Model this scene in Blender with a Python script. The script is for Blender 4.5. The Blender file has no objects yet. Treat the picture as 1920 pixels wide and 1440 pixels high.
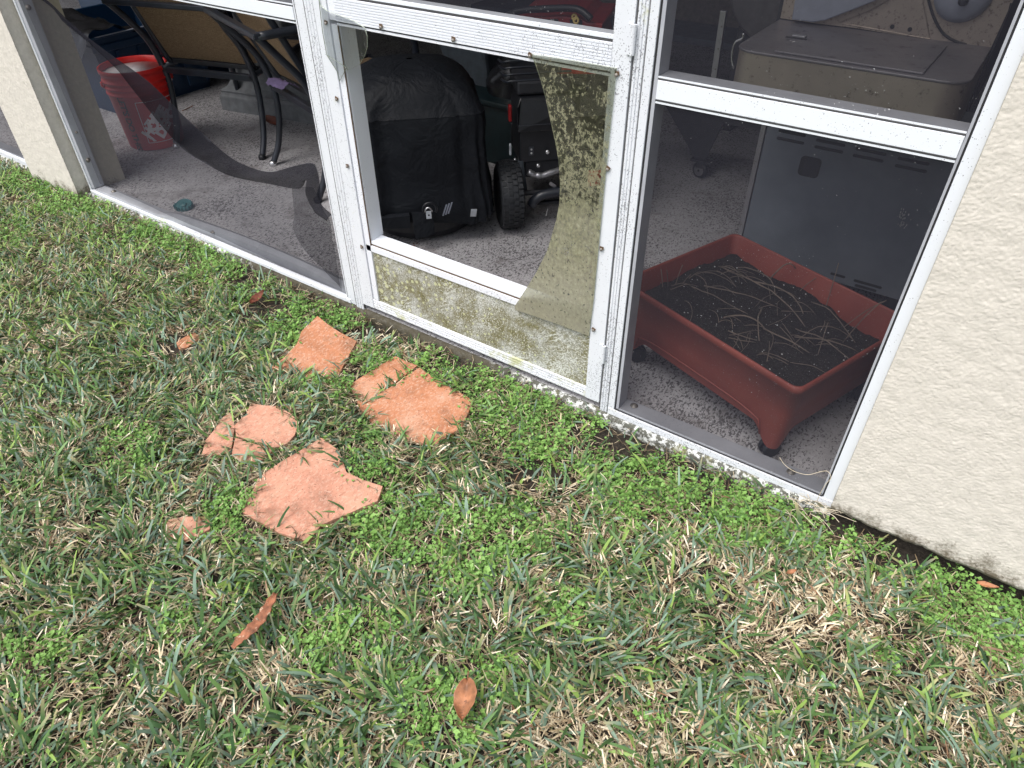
import bpy, math, random
import numpy as np
from mathutils import Vector, Matrix, noise as mn
R_=math.radians
random.seed(7); rng=np.random.default_rng(11)
C=bpy.context.scene.collection
sc=bpy.context.scene
# ------------------------------------------------------------------ camera model (solved from the photograph)
FPX=1324.6; YAW,PIT,ROL=-0.6085358,0.692823,-0.0092866
CAM=np.array([0.0,-1.35,1.293])
_f=np.array([math.sin(YAW)*math.cos(PIT),math.cos(YAW)*math.cos(PIT),-math.sin(PIT)])
_r=np.array([math.cos(YAW),-math.sin(YAW),0.0]); _u=np.cross(_r,_f)
_r2=_r*math.cos(ROL)+_u*math.sin(ROL); _u2=-_r*math.sin(ROL)+_u*math.cos(ROL)
def ray(px,py): return _f+_r2*(px-960)/FPX-_u2*(py-720)/FPX
def ay(px,py,y=0.0): d=ray(px,py); return CAM+d*((y-CAM[1])/d[1])
def az(px,py,z=0.0): d=ray(px,py); return CAM+d*((z-CAM[2])/d[2])
def ax(px,py,x): d=ray(px,py); return CAM+d*(x/d[0])
def proj(P):
    P=np.asarray(P)-CAM; z=P@_f; z=np.where(np.abs(z)<1e-4,1e-4,z)
    return 960+FPX*(P@_r2)/z, 720-FPX*(P@_u2)/z, z
FL=-0.02            # patio floor level
# ------------------------------------------------------------------ materials
def new_mat(name):
    m=bpy.data.materials.new(name); m.use_nodes=True; nt=m.node_tree; nt.nodes.clear()
    return m,nt
def nd(nt,t,ins=None,**props):
    n=nt.nodes.new(t)
    for k,v in props.items(): setattr(n,k,v)
    for k,v in (ins or {}).items():
        s=n.inputs[k]
        if isinstance(v,bpy.types.NodeSocket): nt.links.new(v,s)
        elif isinstance(v,(tuple,list)) and len(v)==3 and s.type=='RGBA': s.default_value=(*v,1)
        else: s.default_value=v
    return n
def coords(nt,scale=(1,1,1),rot=(0,0,0),gen='Object'):
    tc=nd(nt,'ShaderNodeTexCoord')
    return nd(nt,'ShaderNodeMapping',{'Vector':tc.outputs[gen],'Scale':scale,'Rotation':rot}).outputs[0]
def noi(nt,vec,scale,detail=3,rough=.55,dist=0):
    return nd(nt,'ShaderNodeTexNoise',{'Vector':vec,'Scale':scale,'Detail':detail,'Roughness':rough,'Distortion':dist}).outputs['Fac']
def ramp(nt,fac,stops):
    n=nd(nt,'ShaderNodeValToRGB',{'Fac':fac}); e=n.color_ramp.elements
    while len(e)<len(stops): e.new(.5)
    for i,(p,c) in enumerate(stops):
        e[i].position=p; e[i].color=(c,c,c,1) if not isinstance(c,(tuple,list)) else (*c,1)
    return n.outputs['Color']
def mix(nt,fac,a,b,mode='MIX'):
    n=nd(nt,'ShaderNodeMix',data_type='RGBA',blend_type=mode)
    for s,v in ((n.inputs[0],fac),(n.inputs[6],a),(n.inputs[7],b)):
        if isinstance(v,bpy.types.NodeSocket): nt.links.new(v,s)
        elif isinstance(v,(int,float)): s.default_value=v if s.type!='RGBA' else (v,v,v,1)
        else: s.default_value=(*v,1)
    return n.outputs[2]
def mth(nt,op,a,b=0.0,clamp=False):
    n=nd(nt,'ShaderNodeMath',operation=op,use_clamp=clamp)
    for s,v in ((n.inputs[0],a),(n.inputs[1],b)):
        if isinstance(v,bpy.types.NodeSocket): nt.links.new(v,s)
        else: s.default_value=v
    return n.outputs[0]
def finish(nt,col,rough=.5,metal=0.0,spec=.5,bump=None,bstr=.3,bdist=.002,extra=None):
    ins={'Base Color':col,'Roughness':rough,'Metallic':metal,'Specular IOR Level':spec}
    b=nd(nt,'ShaderNodeBsdfPrincipled',ins)
    if bump is not None:
        bn=nd(nt,'ShaderNodeBump',{'Height':bump,'Strength':bstr,'Distance':bdist}); nt.links.new(bn.outputs[0],b.inputs['Normal'])
    o=nd(nt,'ShaderNodeOutputMaterial'); nt.links.new(b.outputs[0],o.inputs[0]); return b
def simple(name,col,rough=.5,metal=0.0,spec=.5,var=.25,scale=30,bstr=.15,bscale=200,dirt=None):
    m,nt=new_mat(name); v=coords(nt)
    n1=noi(nt,v,scale,4); c2=tuple(x*(1-var) for x in col); c3=tuple(min(1,x*(1+var*.6)) for x in col)
    c=ramp(nt,n1,[(.3,c2),(.7,c3)])
    if dirt:
        d=ramp(nt,noi(nt,v,dirt[1],5,.7),[(dirt[2],0.0),(dirt[2]+.1,1.0)]); c=mix(nt,d,c,dirt[0])
    finish(nt,c,rough,metal,spec,noi(nt,v,bscale,3),bstr,.001); return m
def white_alu(name,specks=.5,vert=True,green=0.0,base=(.66,.68,.72),sscale=1.0,wear=.3,zone=3.0):
    m,nt=new_mat(name); v=coords(nt,(1,1,.75) if vert else (.8,1,1)); vo=coords(nt)
    big=noi(nt,vo,zone,3); fine=noi(nt,v,330*sscale,3,.65); mid=noi(nt,v,90*sscale,3,.6)
    msk=mth(nt,'ADD',fine,mth(nt,'MULTIPLY',mth(nt,'SUBTRACT',big,.5),.75)); msk=mth(nt,'ADD',msk,mth(nt,'MULTIPLY',mth(nt,'SUBTRACT',mid,.5),.55))
    Zc=nd(nt,'ShaderNodeSeparateXYZ',{0:vo}).outputs[2]; msk=mth(nt,'ADD',msk,mth(nt,'MULTIPLY',mth(nt,'SUBTRACT',.55,Zc),.07*specks)); t=.80-.24*specks
    vd_=nd(nt,'ShaderNodeTexVoronoi',{'Vector':v,'Scale':300*sscale,'Randomness':1}).outputs['Distance']
    thr=mth(nt,'ADD',mth(nt,'MULTIPLY',mth(nt,'SUBTRACT',msk,.5),1.5),.34*specks-.10)
    s=ramp(nt,mth(nt,'ADD',mth(nt,'SUBTRACT',thr,vd_),.5),[(.46,0.0),(.54,1.0)])
    c=mix(nt,mth(nt,'MULTIPLY',noi(nt,vo,14,4),wear),base,(.56,.58,.62))
    c=mix(nt,mth(nt,'MULTIPLY',s,.85),c,(.17,.17,.19))
    if green>0:
        g=ramp(nt,mth(nt,'ADD',noi(nt,vo,9,4,.7),mth(nt,'MULTIPLY',noi(nt,vo,120,2),.3)),[(.92-.5*green,0.0),(1.08-.5*green,1.0)])
        c=mix(nt,mth(nt,'MULTIPLY',g,.75),c,(.36,.37,.13))
    finish(nt,c,.42,0,.4,fine,.12,.0006); return m
def metal_mat(name,col,rough=.35,spot=(.12,.09,.06),amt=.4,scale=60,metal=.85):
    m,nt=new_mat(name); v=coords(nt)
    s=ramp(nt,noi(nt,v,scale,6,.75),[(.62-.1*amt,0.0),(.74-.1*amt,1.0)])
    c=mix(nt,noi(nt,v,7,4),tuple(x*.7 for x in col),tuple(min(1,x*1.2) for x in col)); c=mix(nt,mth(nt,'MULTIPLY',s,.7),c,spot)
    r=mth(nt,'ADD',mth(nt,'MULTIPLY',noi(nt,v,20,4),.25),rough-.1)
    b=finish(nt,c,.4,metal,.5,noi(nt,v,300,2),.08,.0005); nt.links.new(r,b.inputs['Roughness']); return m

M={}
M['alu_post']=white_alu('painted_aluminium_mildewed',.66,True,.20,wear=.75)
M['alu_flute']=white_alu('painted_aluminium_fluted',.92,True,.25,wear=.8)
M['alu_clean']=white_alu('painted_aluminium_clean',.12,True,0,base=(.68,.71,.76),wear=.14)
M['alu_rail']=white_alu('painted_aluminium_rail',.60,False,.12,base=(.67,.69,.74),wear=.25)
M['alu_bottom']=white_alu('painted_aluminium_bottom',.85,False,.50,wear=.5)
M['alu_sill']=white_alu('painted_aluminium_sill_lip',.75,False,.35,wear=.4)
M['alu_tube']=white_alu('mesh_dimmed_aluminium_tube',.35,False,.05,base=(.21,.215,.235),wear=.5,zone=5)  # dark grey base puts the dimming behind the mesh into the colour
M['alu_tube_v']=white_alu('mesh_dimmed_aluminium_tube_upright',.1,True,0,base=(.26,.265,.30),wear=.6,zone=5)  # same dimming by the mesh held in the base colour
M['spline']=simple('black_rubber_spline',(.015,.015,.017),.6)
M['groove']=simple('shaded_groove',(.10,.10,.105),.8); M['black_plastic']=simple('black_plastic',(.012,.013,.017),.38,var=.3,bstr=.1)
M['black_matte']=simple('black_matte_metal',(.02,.021,.026),.55)
M['dark_frame']=simple('charcoal_powder_coat',(.022,.026,.036),.34,spec=.6,var=.35,scale=12)
M['rubber']=simple('black_tyre_rubber',(.018,.020,.024),.6,var=.4,scale=60,bstr=.3)
M['red_paint']=simple('red_painted_metal',(.24,.008,.010),.4,var=.2)
M['red_dark']=simple('dark_red_fabric',(.10,.006,.014),.8)
M['rust']=simple('rusty_steel',(.11,.065,.035),.8,var=.5,scale=200)
M['screw']=simple('weathered_screw',(.23,.21,.19),.5,metal=.5,var=.5,scale=400)
M['galv']=metal_mat('galvanised_steel',(.42,.42,.44),.35)
M['chrome']=metal_mat('chromed_steel',(.7,.7,.72),.15,amt=0)
M['shelf_top']=metal_mat('tarnished_steel_top',(.22,.21,.225),.45,(.05,.045,.05),.6,25,.5)
M['shelf_front']=metal_mat('stained_stainless_front',(.42,.37,.315),.42,(.06,.045,.035),.5,45,.7)
M['endcap']=metal_mat('rust_stained_stainless',(.40,.34,.29),.45,(.06,.04,.03),.8,90,.6)
M['grill_panel']=simple('slate_blue_painted_panel',(.155,.175,.205),.42,var=.22,scale=6,dirt=((.22,.24,.28),60,.735))
M['panel_grey']=simple('pale_grey_enamel',(.26,.28,.34),.35,var=.1)
M['tan_enamel']=simple('brown_grey_enamel',(.10,.095,.095),.45)
M['blue_plastic']=simple('navy_blue_plastic',(.008,.035,.085),.35,var=.2,scale=5)
M['teal_plastic']=simple('dark_teal_plastic',(.004,.014,.017),.4)
M['bag']=simple('black_bin_bag',(.012,.012,.014),.25,bstr=.6,bscale=25)
M['concrete']=simple('grey_cast_stone',(.17,.18,.19),.85,var=.25,scale=25,bstr=.4,bscale=140)
M['cloth_lilac']=simple('lilac_cloth',(.12,.09,.18),.9)
M['teal_lid']=simple('teal_green_plastic_lid',(.012,.11,.12),.35,dirt=((.2,.25,.25),150,.62))
M['cardboard']=simple('tan_board',(.20,.14,.09),.8)
M['slate_cloth']=simple('slate_grey_canvas',(.05,.062,.075),.8)
M['tag']=simple('pale_plastic_tag',(.55,.58,.62),.4)
M['yellow']=simple('faded_yellow_tag',(.60,.45,.16),.5)
M['white_crust']=simple('dried_white_residue',(.84,.82,.84),.6,var=.12,scale=40,dirt=((.06,.05,.05),70,.66))
M['lichen']=simple('lichen_green',(.34,.36,.12),.9)
M['wood_twig']=simple('dry_grey_twig',(.18,.14,.11),.9,var=.35,scale=40)
M['straw_stem']=simple('pale_dry_stem',(.52,.45,.34),.85)
M['bark']=simple('reddish_bark_strip',(.26,.10,.05),.8,var=.6,scale=60,dirt=((.55,.42,.30),90,.58),bstr=.5)
M['leaf_brown']=simple('dry_orange_leaf',(.33,.145,.07),.5,var=.5,scale=45,dirt=((.11,.05,.03),130,.58),bstr=.5,bscale=320)
M['leaf_red']=simple('red_brown_leaf',(.15,.042,.022),.6,var=.35,scale=90)
M['perlite']=simple('white_perlite',(.7,.7,.68),.9)

def m_cover():
    m,nt=new_mat('black_polyester_cover'); v=coords(nt)
    w=nd(nt,'ShaderNodeTexWave',{'Vector':coords(nt,(1,1,1)),'Scale':6,'Distortion':9,'Detail':4}).outputs['Fac']
    n=noi(nt,v,11,5,.6,.8)
    finish(nt,ramp(nt,noi(nt,v,5,4),[(.3,(.0055,.0065,.0095)),(.7,(.010,.012,.016))]),.6,0,.22,mth(nt,'ADD',n,mth(nt,'MULTIPLY',w,.03)),.6,.02); return m
M['cover']=m_cover()
def m_sling():
    m,nt=new_mat('tan_woven_sling'); v=coords(nt,(900,900,14)); v2=coords(nt,(60,60,900))
    a=noi(nt,v,1,2); b=noi(nt,v2,1,2); s=mth(nt,'ADD',mth(nt,'MULTIPLY',a,.65),mth(nt,'MULTIPLY',b,.35))
    finish(nt,ramp(nt,s,[(.36,(.085,.055,.035)),(.5,(.20,.135,.08)),(.64,(.33,.24,.15))]),.8,0,.2,s,.3,.001); return m
M['sling']=m_sling()
def m_screen(name,op=.42,col=(.085,.085,.10),lint=.0,pitch=1.0):
    m,nt=new_mat(name); v=coords(nt)
    f=mth(nt,'ADD',op-.08,mth(nt,'MULTIPLY',noi(nt,v,5,4),.16))
    li=ramp(nt,mth(nt,'ADD',noi(nt,v,260,2,.6),mth(nt,'MULTIPLY',noi(nt,v,6,2),.25)),[(.895-lint*.05,0.0),(.915-lint*.05,1.0)])
    c=mix(nt,li,col,(.55,.55,.56)); f=mth(nt,'MAXIMUM',f,li)
    t=nd(nt,'ShaderNodeBsdfTransparent'); d=nd(nt,'ShaderNodeBsdfDiffuse',{'Color':c})
    x=nd(nt,'ShaderNodeMixShader',{0:f,1:t.outputs[0],2:d.outputs[0]}); o=nd(nt,'ShaderNodeOutputMaterial'); nt.links.new(x.outputs[0],o.inputs[0]); return m
M['screen']=m_screen('fibreglass_insect_mesh',.42,(.032,.032,.042),.45)
M['screen_torn']=m_screen('torn_insect_mesh',.46,(.045,.045,.056),0)
M['screen_crumple']=m_screen('crumpled_insect_mesh',.46,(.022,.022,.028),0); M['screen_fold']=m_screen('folded_insect_mesh',.76,(.012,.012,.016),0)
def m_shard(algae=True):
    m,nt=new_mat('algae_stained_acrylic' if algae else 'scratched_acrylic'); v=coords(nt,(1,1,.75)); vo=coords(nt)
    tc=nd(nt,'ShaderNodeTexCoord'); sx=nd(nt,'ShaderNodeSeparateXYZ',{0:tc.outputs['Object']})
    X,Z=sx.outputs[0],sx.outputs[2]
    tr=nd(nt,'ShaderNodeBsdfTransparent',{'Color':(.80,.82,.74) if algae else (.95,.96,.96)}); gl=nd(nt,'ShaderNodeBsdfGlossy',{'Color':(.9,.95,1),'Roughness':.08})
    fr=nd(nt,'ShaderNodeFresnel',{'IOR':1.45})
    g=nd(nt,'ShaderNodeMixShader',{0:mth(nt,'MULTIPLY',fr.outputs[0],.8),1:tr.outputs[0],2:gl.outputs[0]})
    if algae:
        lo=mth(nt,'MULTIPLY',mth(nt,'SUBTRACT',.74,Z),.62)      # grows denser towards the foot of the pane
        blot=noi(nt,v,135,6,.75); big=noi(nt,vo,16,4)
        s=mth(nt,'ADD',mth(nt,'ADD',blot,mth(nt,'MULTIPLY',mth(nt,'SUBTRACT',big,.5),.35)),lo)
        f=ramp(nt,s,[(.49,.10),(.56,.62),(.72,.76),(1.0,.84)])
        c=ramp(nt,noi(nt,v,120,5,.7),[(.32,(.11,.105,.07)),(.48,(.20,.20,.11)),(.62,(.30,.30,.18)),(.78,(.46,.46,.36))])
        c=mix(nt,mth(nt,'MULTIPLY',mth(nt,'SUBTRACT',.45,Z,True),2.6,True),c,(.29,.275,.215))
        c=mix(nt,mth(nt,'MULTIPLY',noi(nt,vo,26,4),.5),c,(.30,.28,.23))
        # one reddish growth of its own shape
        dx=mth(nt,'MULTIPLY',mth(nt,'SUBTRACT',X,-.745),12.0); dz=mth(nt,'MULTIPLY',mth(nt,'SUBTRACT',Z,.615),22.0)
        rr=mth(nt,'SUBTRACT',1.35,mth(nt,'ADD',mth(nt,'MULTIPLY',dx,dx),mth(nt,'MULTIPLY',dz,dz)),True)
        c=mix(nt,mth(nt,'MULTIPLY',rr,ramp(nt,noi(nt,v,110,4,.7),[(.35,.1),(.6,.75)])),c,(.34,.13,.07))
        c=mix(nt,ramp(nt,noi(nt,v,150,4),[(.62,0.0),(.68,1.0)]),c,(.05,.05,.04))
    else:
        s=noi(nt,coords(nt,(3,1,.6)),60,5,.75); f=ramp(nt,s,[(.5,.035),(.62,.08),(.74,.5)]); c=(.42,.43,.40)
    d=nd(nt,'ShaderNodeBsdfPrincipled',{'Base Color':c,'Roughness':.6,'Specular IOR Level':.3})
    x=nd(nt,'ShaderNodeMixShader',{0:f,1:g.outputs[0],2:d.outputs[0]}); o=nd(nt,'ShaderNodeOutputMaterial'); nt.links.new(x.outputs[0],o.inputs[0]); return m
M['shard']=m_shard(); M['shard_clear']=m_shard(False)
M['shard_edge']=simple('acrylic_broken_edge',(.50,.55,.45),.25,var=.3,scale=80)
def m_kick():
    m,nt=new_mat('lichened_kick_panel'); v=coords(nt); vs=coords(nt,(1,1,1),(0,R_(35),0))
    c=ramp(nt,noi(nt,v,13,6,.72),[(.30,(.105,.095,.045)),(.42,(.19,.175,.085)),(.50,(.28,.275,.21)),(.60,(.46,.47,.44))])
    c=mix(nt,ramp(nt,noi(nt,v,330,4,.75),[(.48,0.0),(.58,.9)]),c,(.085,.08,.05))
    c=mix(nt,ramp(nt,mth(nt,'ADD',noi(nt,v,210,4,.7),mth(nt,'MULTIPLY',noi(nt,v,5,2),.3)),[(.70,0.0),(.78,.9)]),c,(.60,.61,.56))
    tc=nd(nt,'ShaderNodeTexCoord'); sx=nd(nt,'ShaderNodeSeparateXYZ',{0:tc.outputs['Object']}); cb_=nd(nt,'ShaderNodeCombineXYZ',{0:sx.outputs[0],1:sx.outputs[2]}); vo=nd(nt,'ShaderNodeTexVoronoi',{'Vector':cb_.outputs[0],'Scale':44,'Randomness':1},voronoi_dimensions='2D'); rad=mth(nt,'ADD',mth(nt,'MULTIPLY',noi(nt,v,8,3),.55),mth(nt,'MULTIPLY',mth(nt,'ADD',sx.outputs[0],.15),-.28))
    sp=mth(nt,'LESS_THAN',vo.outputs['Distance'],mth(nt,'SUBTRACT',rad,.075)); pick=mth(nt,'GREATER_THAN',nd(nt,'ShaderNodeSeparateColor',{0:vo.outputs['Color']}).outputs[0],.45)
    c=mix(nt,mth(nt,'MULTIPLY',mth(nt,'MULTIPLY',sp,pick),.85),c,(.46,.47,.28))
    scr=nd(nt,'ShaderNodeTexWave',{'Vector':vs,'Scale':22,'Distortion':12,'Detail':4},wave_type='RINGS').outputs['Fac']
    c=mix(nt,mth(nt,'MULTIPLY',ramp(nt,scr,[(.86,0.0),(.95,.6)]),ramp(nt,noi(nt,v,11,3),[(.5,0.0),(.62,1.0)])),c,(.62,.64,.60))
    finish(nt,c,.75,0,.3,noi(nt,v,260,4),.5,.001); return m
M['kick']=m_kick()
def m_stucco(name,base,dirtz=True):
    m,nt=new_mat(name); v=coords(nt)
    c=ramp(nt,noi(nt,v,55,5,.65),[(.3,tuple(x*.86 for x in base)),(.65,base)])
    tc=nd(nt,'ShaderNodeTexCoord'); Z=nd(nt,'ShaderNodeSeparateXYZ',{0:tc.outputs['Object']}).outputs[2]
    lowz=mth(nt,'SUBTRACT',mth(nt,'MULTIPLY',noi(nt,v,14,5,.7),.23),mth(nt,'ADD',Z,.025))
    d=ramp(nt,mth(nt,'ADD',mth(nt,'MULTIPLY',lowz,9.0),mth(nt,'MULTIPLY',mth(nt,'SUBTRACT',noi(nt,v,160,4,.75),.5),1.1)),[(.45,0.0),(.95,.9)])
    c=mix(nt,d,c,(.10,.08,.05))
    h=mth(nt,'ADD',noi(nt,v,230,4,.6),mth(nt,'MULTIPLY',noi(nt,v,110,3),.5))
    finish(nt,c,.8,0,.25,h,.3,.002); return m
M['stucco']=m_stucco('cream_stucco',(.60,.562,.505)); M['stucco_in']=m_stucco('cream_stucco_inside',(.46,.42,.33)); M['dim_wall']=simple('dim_inner_wall',(.16,.14,.115),.9)  # dim_wall: dark base puts the deep patio shade into the colour
def m_slab():
    m,nt=new_mat('flaking_white_slab_edge'); v=coords(nt)
    s=ramp(nt,noi(nt,v,60,6,.75),[(.44,0.0),(.51,1.0)]); c=mix(nt,s,(.62,.63,.61),(.10,.10,.085))
    c=mix(nt,ramp(nt,noi(nt,v,12,5,.7),[(.54,0.0),(.66,.8)]),c,(.17,.16,.07))
    X_=nd(nt,'ShaderNodeSeparateXYZ',{0:nd(nt,'ShaderNodeTexCoord').outputs['Object']}).outputs[0]
    near=mth(nt,'SUBTRACT',1.35,mth(nt,'MULTIPLY',mth(nt,'ABSOLUTE',mth(nt,'ADD',X_,1.55)),1.5)); near=ramp(nt,mth(nt,'ADD',near,mth(nt,'MULTIPLY',noi(nt,v,25,4,.7),.9)),[(.75,0.0),(1.0,.95)]); c=mix(nt,near,c,(.06,.052,.035))
    finish(nt,c,.85,0,.2,noi(nt,v,90,5),.8,.004); return m
M['slab_edge']=m_slab()
def m_floor():
    m,nt=new_mat('worn_speckled_patio_paint'); v=coords(nt,(1,.55,1),(0,0,R_(25))); vo=coords(nt)
    c=ramp(nt,noi(nt,vo,3.2,5,.6),[(.3,(.30,.29,.298)),(.7,(.43,.42,.43))])
    c=mix(nt,ramp(nt,noi(nt,vo,70,4),[(.35,0.0),(.7,.5)]),c,(.50,.49,.51))
    sel=mth(nt,'MULTIPLY',mth(nt,'SUBTRACT',noi(nt,vo,2.4,3),.5),.30)
    s=ramp(nt,mth(nt,'ADD',noi(nt,v,165,4,.66,.5),sel),[(.535,0.0),(.585,1.0)]); c=mix(nt,mth(nt,'MULTIPLY',s,.86),c,(.055,.05,.055))
    s2=ramp(nt,noi(nt,vo,520,2,.6),[(.62,0.0),(.70,.6)]); c=mix(nt,s2,c,(.13,.12,.13))
    st=ramp(nt,mth(nt,'ADD',noi(nt,vo,4.5,5,.75),mth(nt,'MULTIPLY',noi(nt,vo,40,3),.12)),[(.60,0.0),(.72,.55)]); c=mix(nt,st,c,(.13,.115,.11))
    finish(nt,c,.7,0,.3,noi(nt,vo,150,5),.4,.002); return m
M['floor']=m_floor()
def m_soil(name,a=(.020,.017,.014),b=(.060,.050,.040)):
    m,nt=new_mat(name); v=coords(nt); n=noi(nt,v,90,6,.75)
    c=ramp(nt,n,[(.3,a),(.7,b)]); c=mix(nt,ramp(nt,noi(nt,v,350,3),[(.66,0.0),(.7,1.0)]),c,(.16,.12,.085))
    finish(nt,c,.95,0,.2,n,1.0,.01); return m
M['soil']=m_soil('dark_soil')
def m_pot_soil():
    m,nt=new_mat('potting_soil'); v=coords(nt); n=noi(nt,v,140,6,.75)
    c=ramp(nt,n,[(.3,(.010,.009,.009)),(.7,(.045,.038,.034))]); c=mix(nt,ramp(nt,noi(nt,v,420,2,.5),[(.69,0.0),(.72,1.0)]),c,(.45,.45,.43))
    finish(nt,c,.95,0,.2,n,1.0,.008); return m
M['pot_soil']=m_pot_soil()
def m_tile(name,base=(.42,.178,.092)):
    m,nt=new_mat(name); v=coords(nt,(1,.6,1),(0,0,R_(30))); vo=coords(nt)
    c=ramp(nt,noi(nt,vo,9,5,.65),[(.28,tuple(x*.64 for x in base)),(.5,base),(.75,(.48,.29,.20))])
    c=mix(nt,ramp(nt,noi(nt,v,130,5,.7),[(.50,0.0),(.64,.55)]),c,(.54,.38,.29))
    c=mix(nt,ramp(nt,noi(nt,v,70,5,.7,.6),[(.55,0.0),(.66,.6)]),c,(.30,.12,.075))
    c=mix(nt,ramp(nt,noi(nt,vo,240,3,.6),[(.63,0.0),(.67,.8)]),c,(.06,.04,.03))
    c=mix(nt,ramp(nt,noi(nt,vo,12,5,.8),[(.56,0.0),(.70,.6)]),c,(.17,.10,.065))
    finish(nt,c,.8,0,.3,noi(nt,v,160,4),.4,.0015); return m
M['tile']=m_tile('terracotta_tile'); M['tile_pink']=m_tile('pinkish_terracotta_tile',(.46,.222,.15))
def m_planter():
    m,nt=new_mat('terracotta_red_plastic'); v=coords(nt)
    c=ramp(nt,noi(nt,v,6,4),[(.3,(.195,.042,.031)),(.7,(.265,.062,.044))]); c=mix(nt,ramp(nt,noi(nt,v,330,2),[(.69,0.0),(.72,.8)]),c,(.45,.36,.33))
    c=mix(nt,ramp(nt,noi(nt,v,22,5,.7),[(.5,0.0),(.75,.35)]),c,(.20,.075,.065))
    finish(nt,c,.5,0,.35,noi(nt,v,240,3),.12,.0008); return m
M['planter']=m_planter()
def m_bucket():
    m,nt=new_mat('red_plastic_bucket'); v=coords(nt)
    c=ramp(nt,noi(nt,v,9,4),[(.3,(.52,.014,.014)),(.7,(.64,.022,.018))]); c=mix(nt,ramp(nt,noi(nt,v,40,5,.75),[(.62,0.0),(.70,.5)]),c,(.25,.02,.02))
    finish(nt,c,.38,0,.5,noi(nt,v,150,3),.06,.001); return m
M['bucket']=m_bucket()
def m_vert(name,rough=.55,trans=.25,spec=.3):
    m,nt=new_mat(name); a=nd(nt,'ShaderNodeAttribute',attribute_name='Col')
    b=nd(nt,'ShaderNodeBsdfPrincipled',{'Base Color':a.outputs['Color'],'Roughness':rough,'Specular IOR Level':spec})
    t=nd(nt,'ShaderNodeBsdfTranslucent',{'Color':a.outputs['Color']})
    x=nd(nt,'ShaderNodeMixShader',{0:trans,1:b.outputs[0],2:t.outputs[0]}); o=nd(nt,'ShaderNodeOutputMaterial'); nt.links.new(x.outputs[0],o.inputs[0]); return m
M['grass']=m_vert('grass_blades',.5,.22,.35); M['weed']=m_vert('small_leaved_weeds',.5,.25,.3)
M['ink_white']=simple('white_print',(.72,.66,.68),.5); M['ink_black']=simple('black_print',(.03,.02,.02),.5)
M['ink_grey']=simple('pale_grey_print',(.5,.5,.5),.5)
M['ceiling']=simple('darkened_lanai_ceiling',(.30,.30,.31),.8)  # darker than white, so the patio's shade is partly in this colour

# ------------------------------------------------------------------ mesh helpers
class MB:
    def __init__(s): s.v=[]; s.f=[]
    def add(s,vs,fs):
        o=len(s.v); s.v+= [tuple(map(float,p)) for p in vs]; s.f+=[tuple(i+o for i in f) for f in fs]; return s
    def box(s,x0,x1,y0,y1,z0,z1):
        return s.add([(x0,y0,z0),(x1,y0,z0),(x1,y1,z0),(x0,y1,z0),(x0,y0,z1),(x1,y0,z1),(x1,y1,z1),(x0,y1,z1)],
            [(0,3,2,1),(4,5,6,7),(0,1,5,4),(1,2,6,5),(2,3,7,6),(3,0,4,7)])
    def obox(s,c,a,b,h,dx,dy,dz):   # oriented box: centre c, axes a,b,h
        c,a,b,h=map(np.array,(c,a,b,h)); vs=[c+a*dx*i/2+b*dy*j/2+h*dz*k/2 for k in (-1,1) for (i,j) in ((-1,-1),(1,-1),(1,1),(-1,1))]
        return s.add(vs,[(0,3,2,1),(4,5,6,7),(0,1,5,4),(1,2,6,5),(2,3,7,6),(3,0,4,7)])
    def tube(s,pts,r,n=8,caps=True,flat=1.0):
        pts=[np.array(p,float) for p in pts]; m=len(pts); rs=r if hasattr(r,'__len__') else [r]*m
        vs=[]; up=np.array([0,0,1.0])
        t0=pts[1]-pts[0]; t0/=np.linalg.norm(t0)
        if abs(t0[2])>.9: up=np.array([1.0,0,0])
        a=np.cross(t0,up); a/=np.linalg.norm(a)
        for i,p in enumerate(pts):
            t=pts[min(i+1,m-1)]-pts[max(i-1,0)]; t/=np.linalg.norm(t)+1e-12
            a=a-t*(a@t); a/=np.linalg.norm(a); b=np.cross(t,a)
            for k in range(n):
                w=2*math.pi*k/n; vs.append(p+rs[i]*(math.cos(w)*a+math.sin(w)*b*flat))
        fs=[(i*n+k,i*n+(k+1)%n,(i+1)*n+(k+1)%n,(i+1)*n+k) for i in range(m-1) for k in range(n)]
        if caps: fs+=[tuple(range(n))[::-1],tuple((m-1)*n+k for k in range(n))]
        return s.add(vs,fs)
    def lathe(s,prof,c=(0,0,0),n=32,axis=(0,0,1),caps=True):
        ax_=np.array(axis,float); ax_/=np.linalg.norm(ax_); t=np.array([1.0,0,0]) if abs(ax_[0])<.9 else np.array([0,1.0,0])
        a=np.cross(ax_,t); a/=np.linalg.norm(a); b=np.cross(ax_,a); c=np.array(c,float); vs=[]
        for r,h in prof:
            for k in range(n): w=2*math.pi*k/n; vs.append(c+ax_*h+r*(math.cos(w)*a+math.sin(w)*b))
        m=len(prof); fs=[(i*n+k,i*n+(k+1)%n,(i+1)*n+(k+1)%n,(i+1)*n+k) for i in range(m-1) for k in range(n)]
        if caps: fs+=[tuple(range(n))[::-1],tuple((m-1)*n+k for k in range(n))]
        return s.add(vs,fs)
    def prism(s,poly,d):          # closed outline (3-D points) swept by vector d
        n=len(poly); P=[np.array(p,float) for p in poly]; d=np.array(d,float)
        return s.add(P+[p+d for p in P],[tuple(range(n))[::-1],tuple(range(n,2*n))]+[(i,(i+1)%n,n+(i+1)%n,n+i) for i in range(n)])
    def grid(s,P):                # P[i][j] points
        m,n=len(P),len(P[0]); return s.add([p for row in P for p in row],[(i*n+j,i*n+j+1,(i+1)*n+j+1,(i+1)*n+j) for i in range(m-1) for j in range(n-1)])
def root_of(o):
    while o.parent: o=o.parent
    return o
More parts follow.
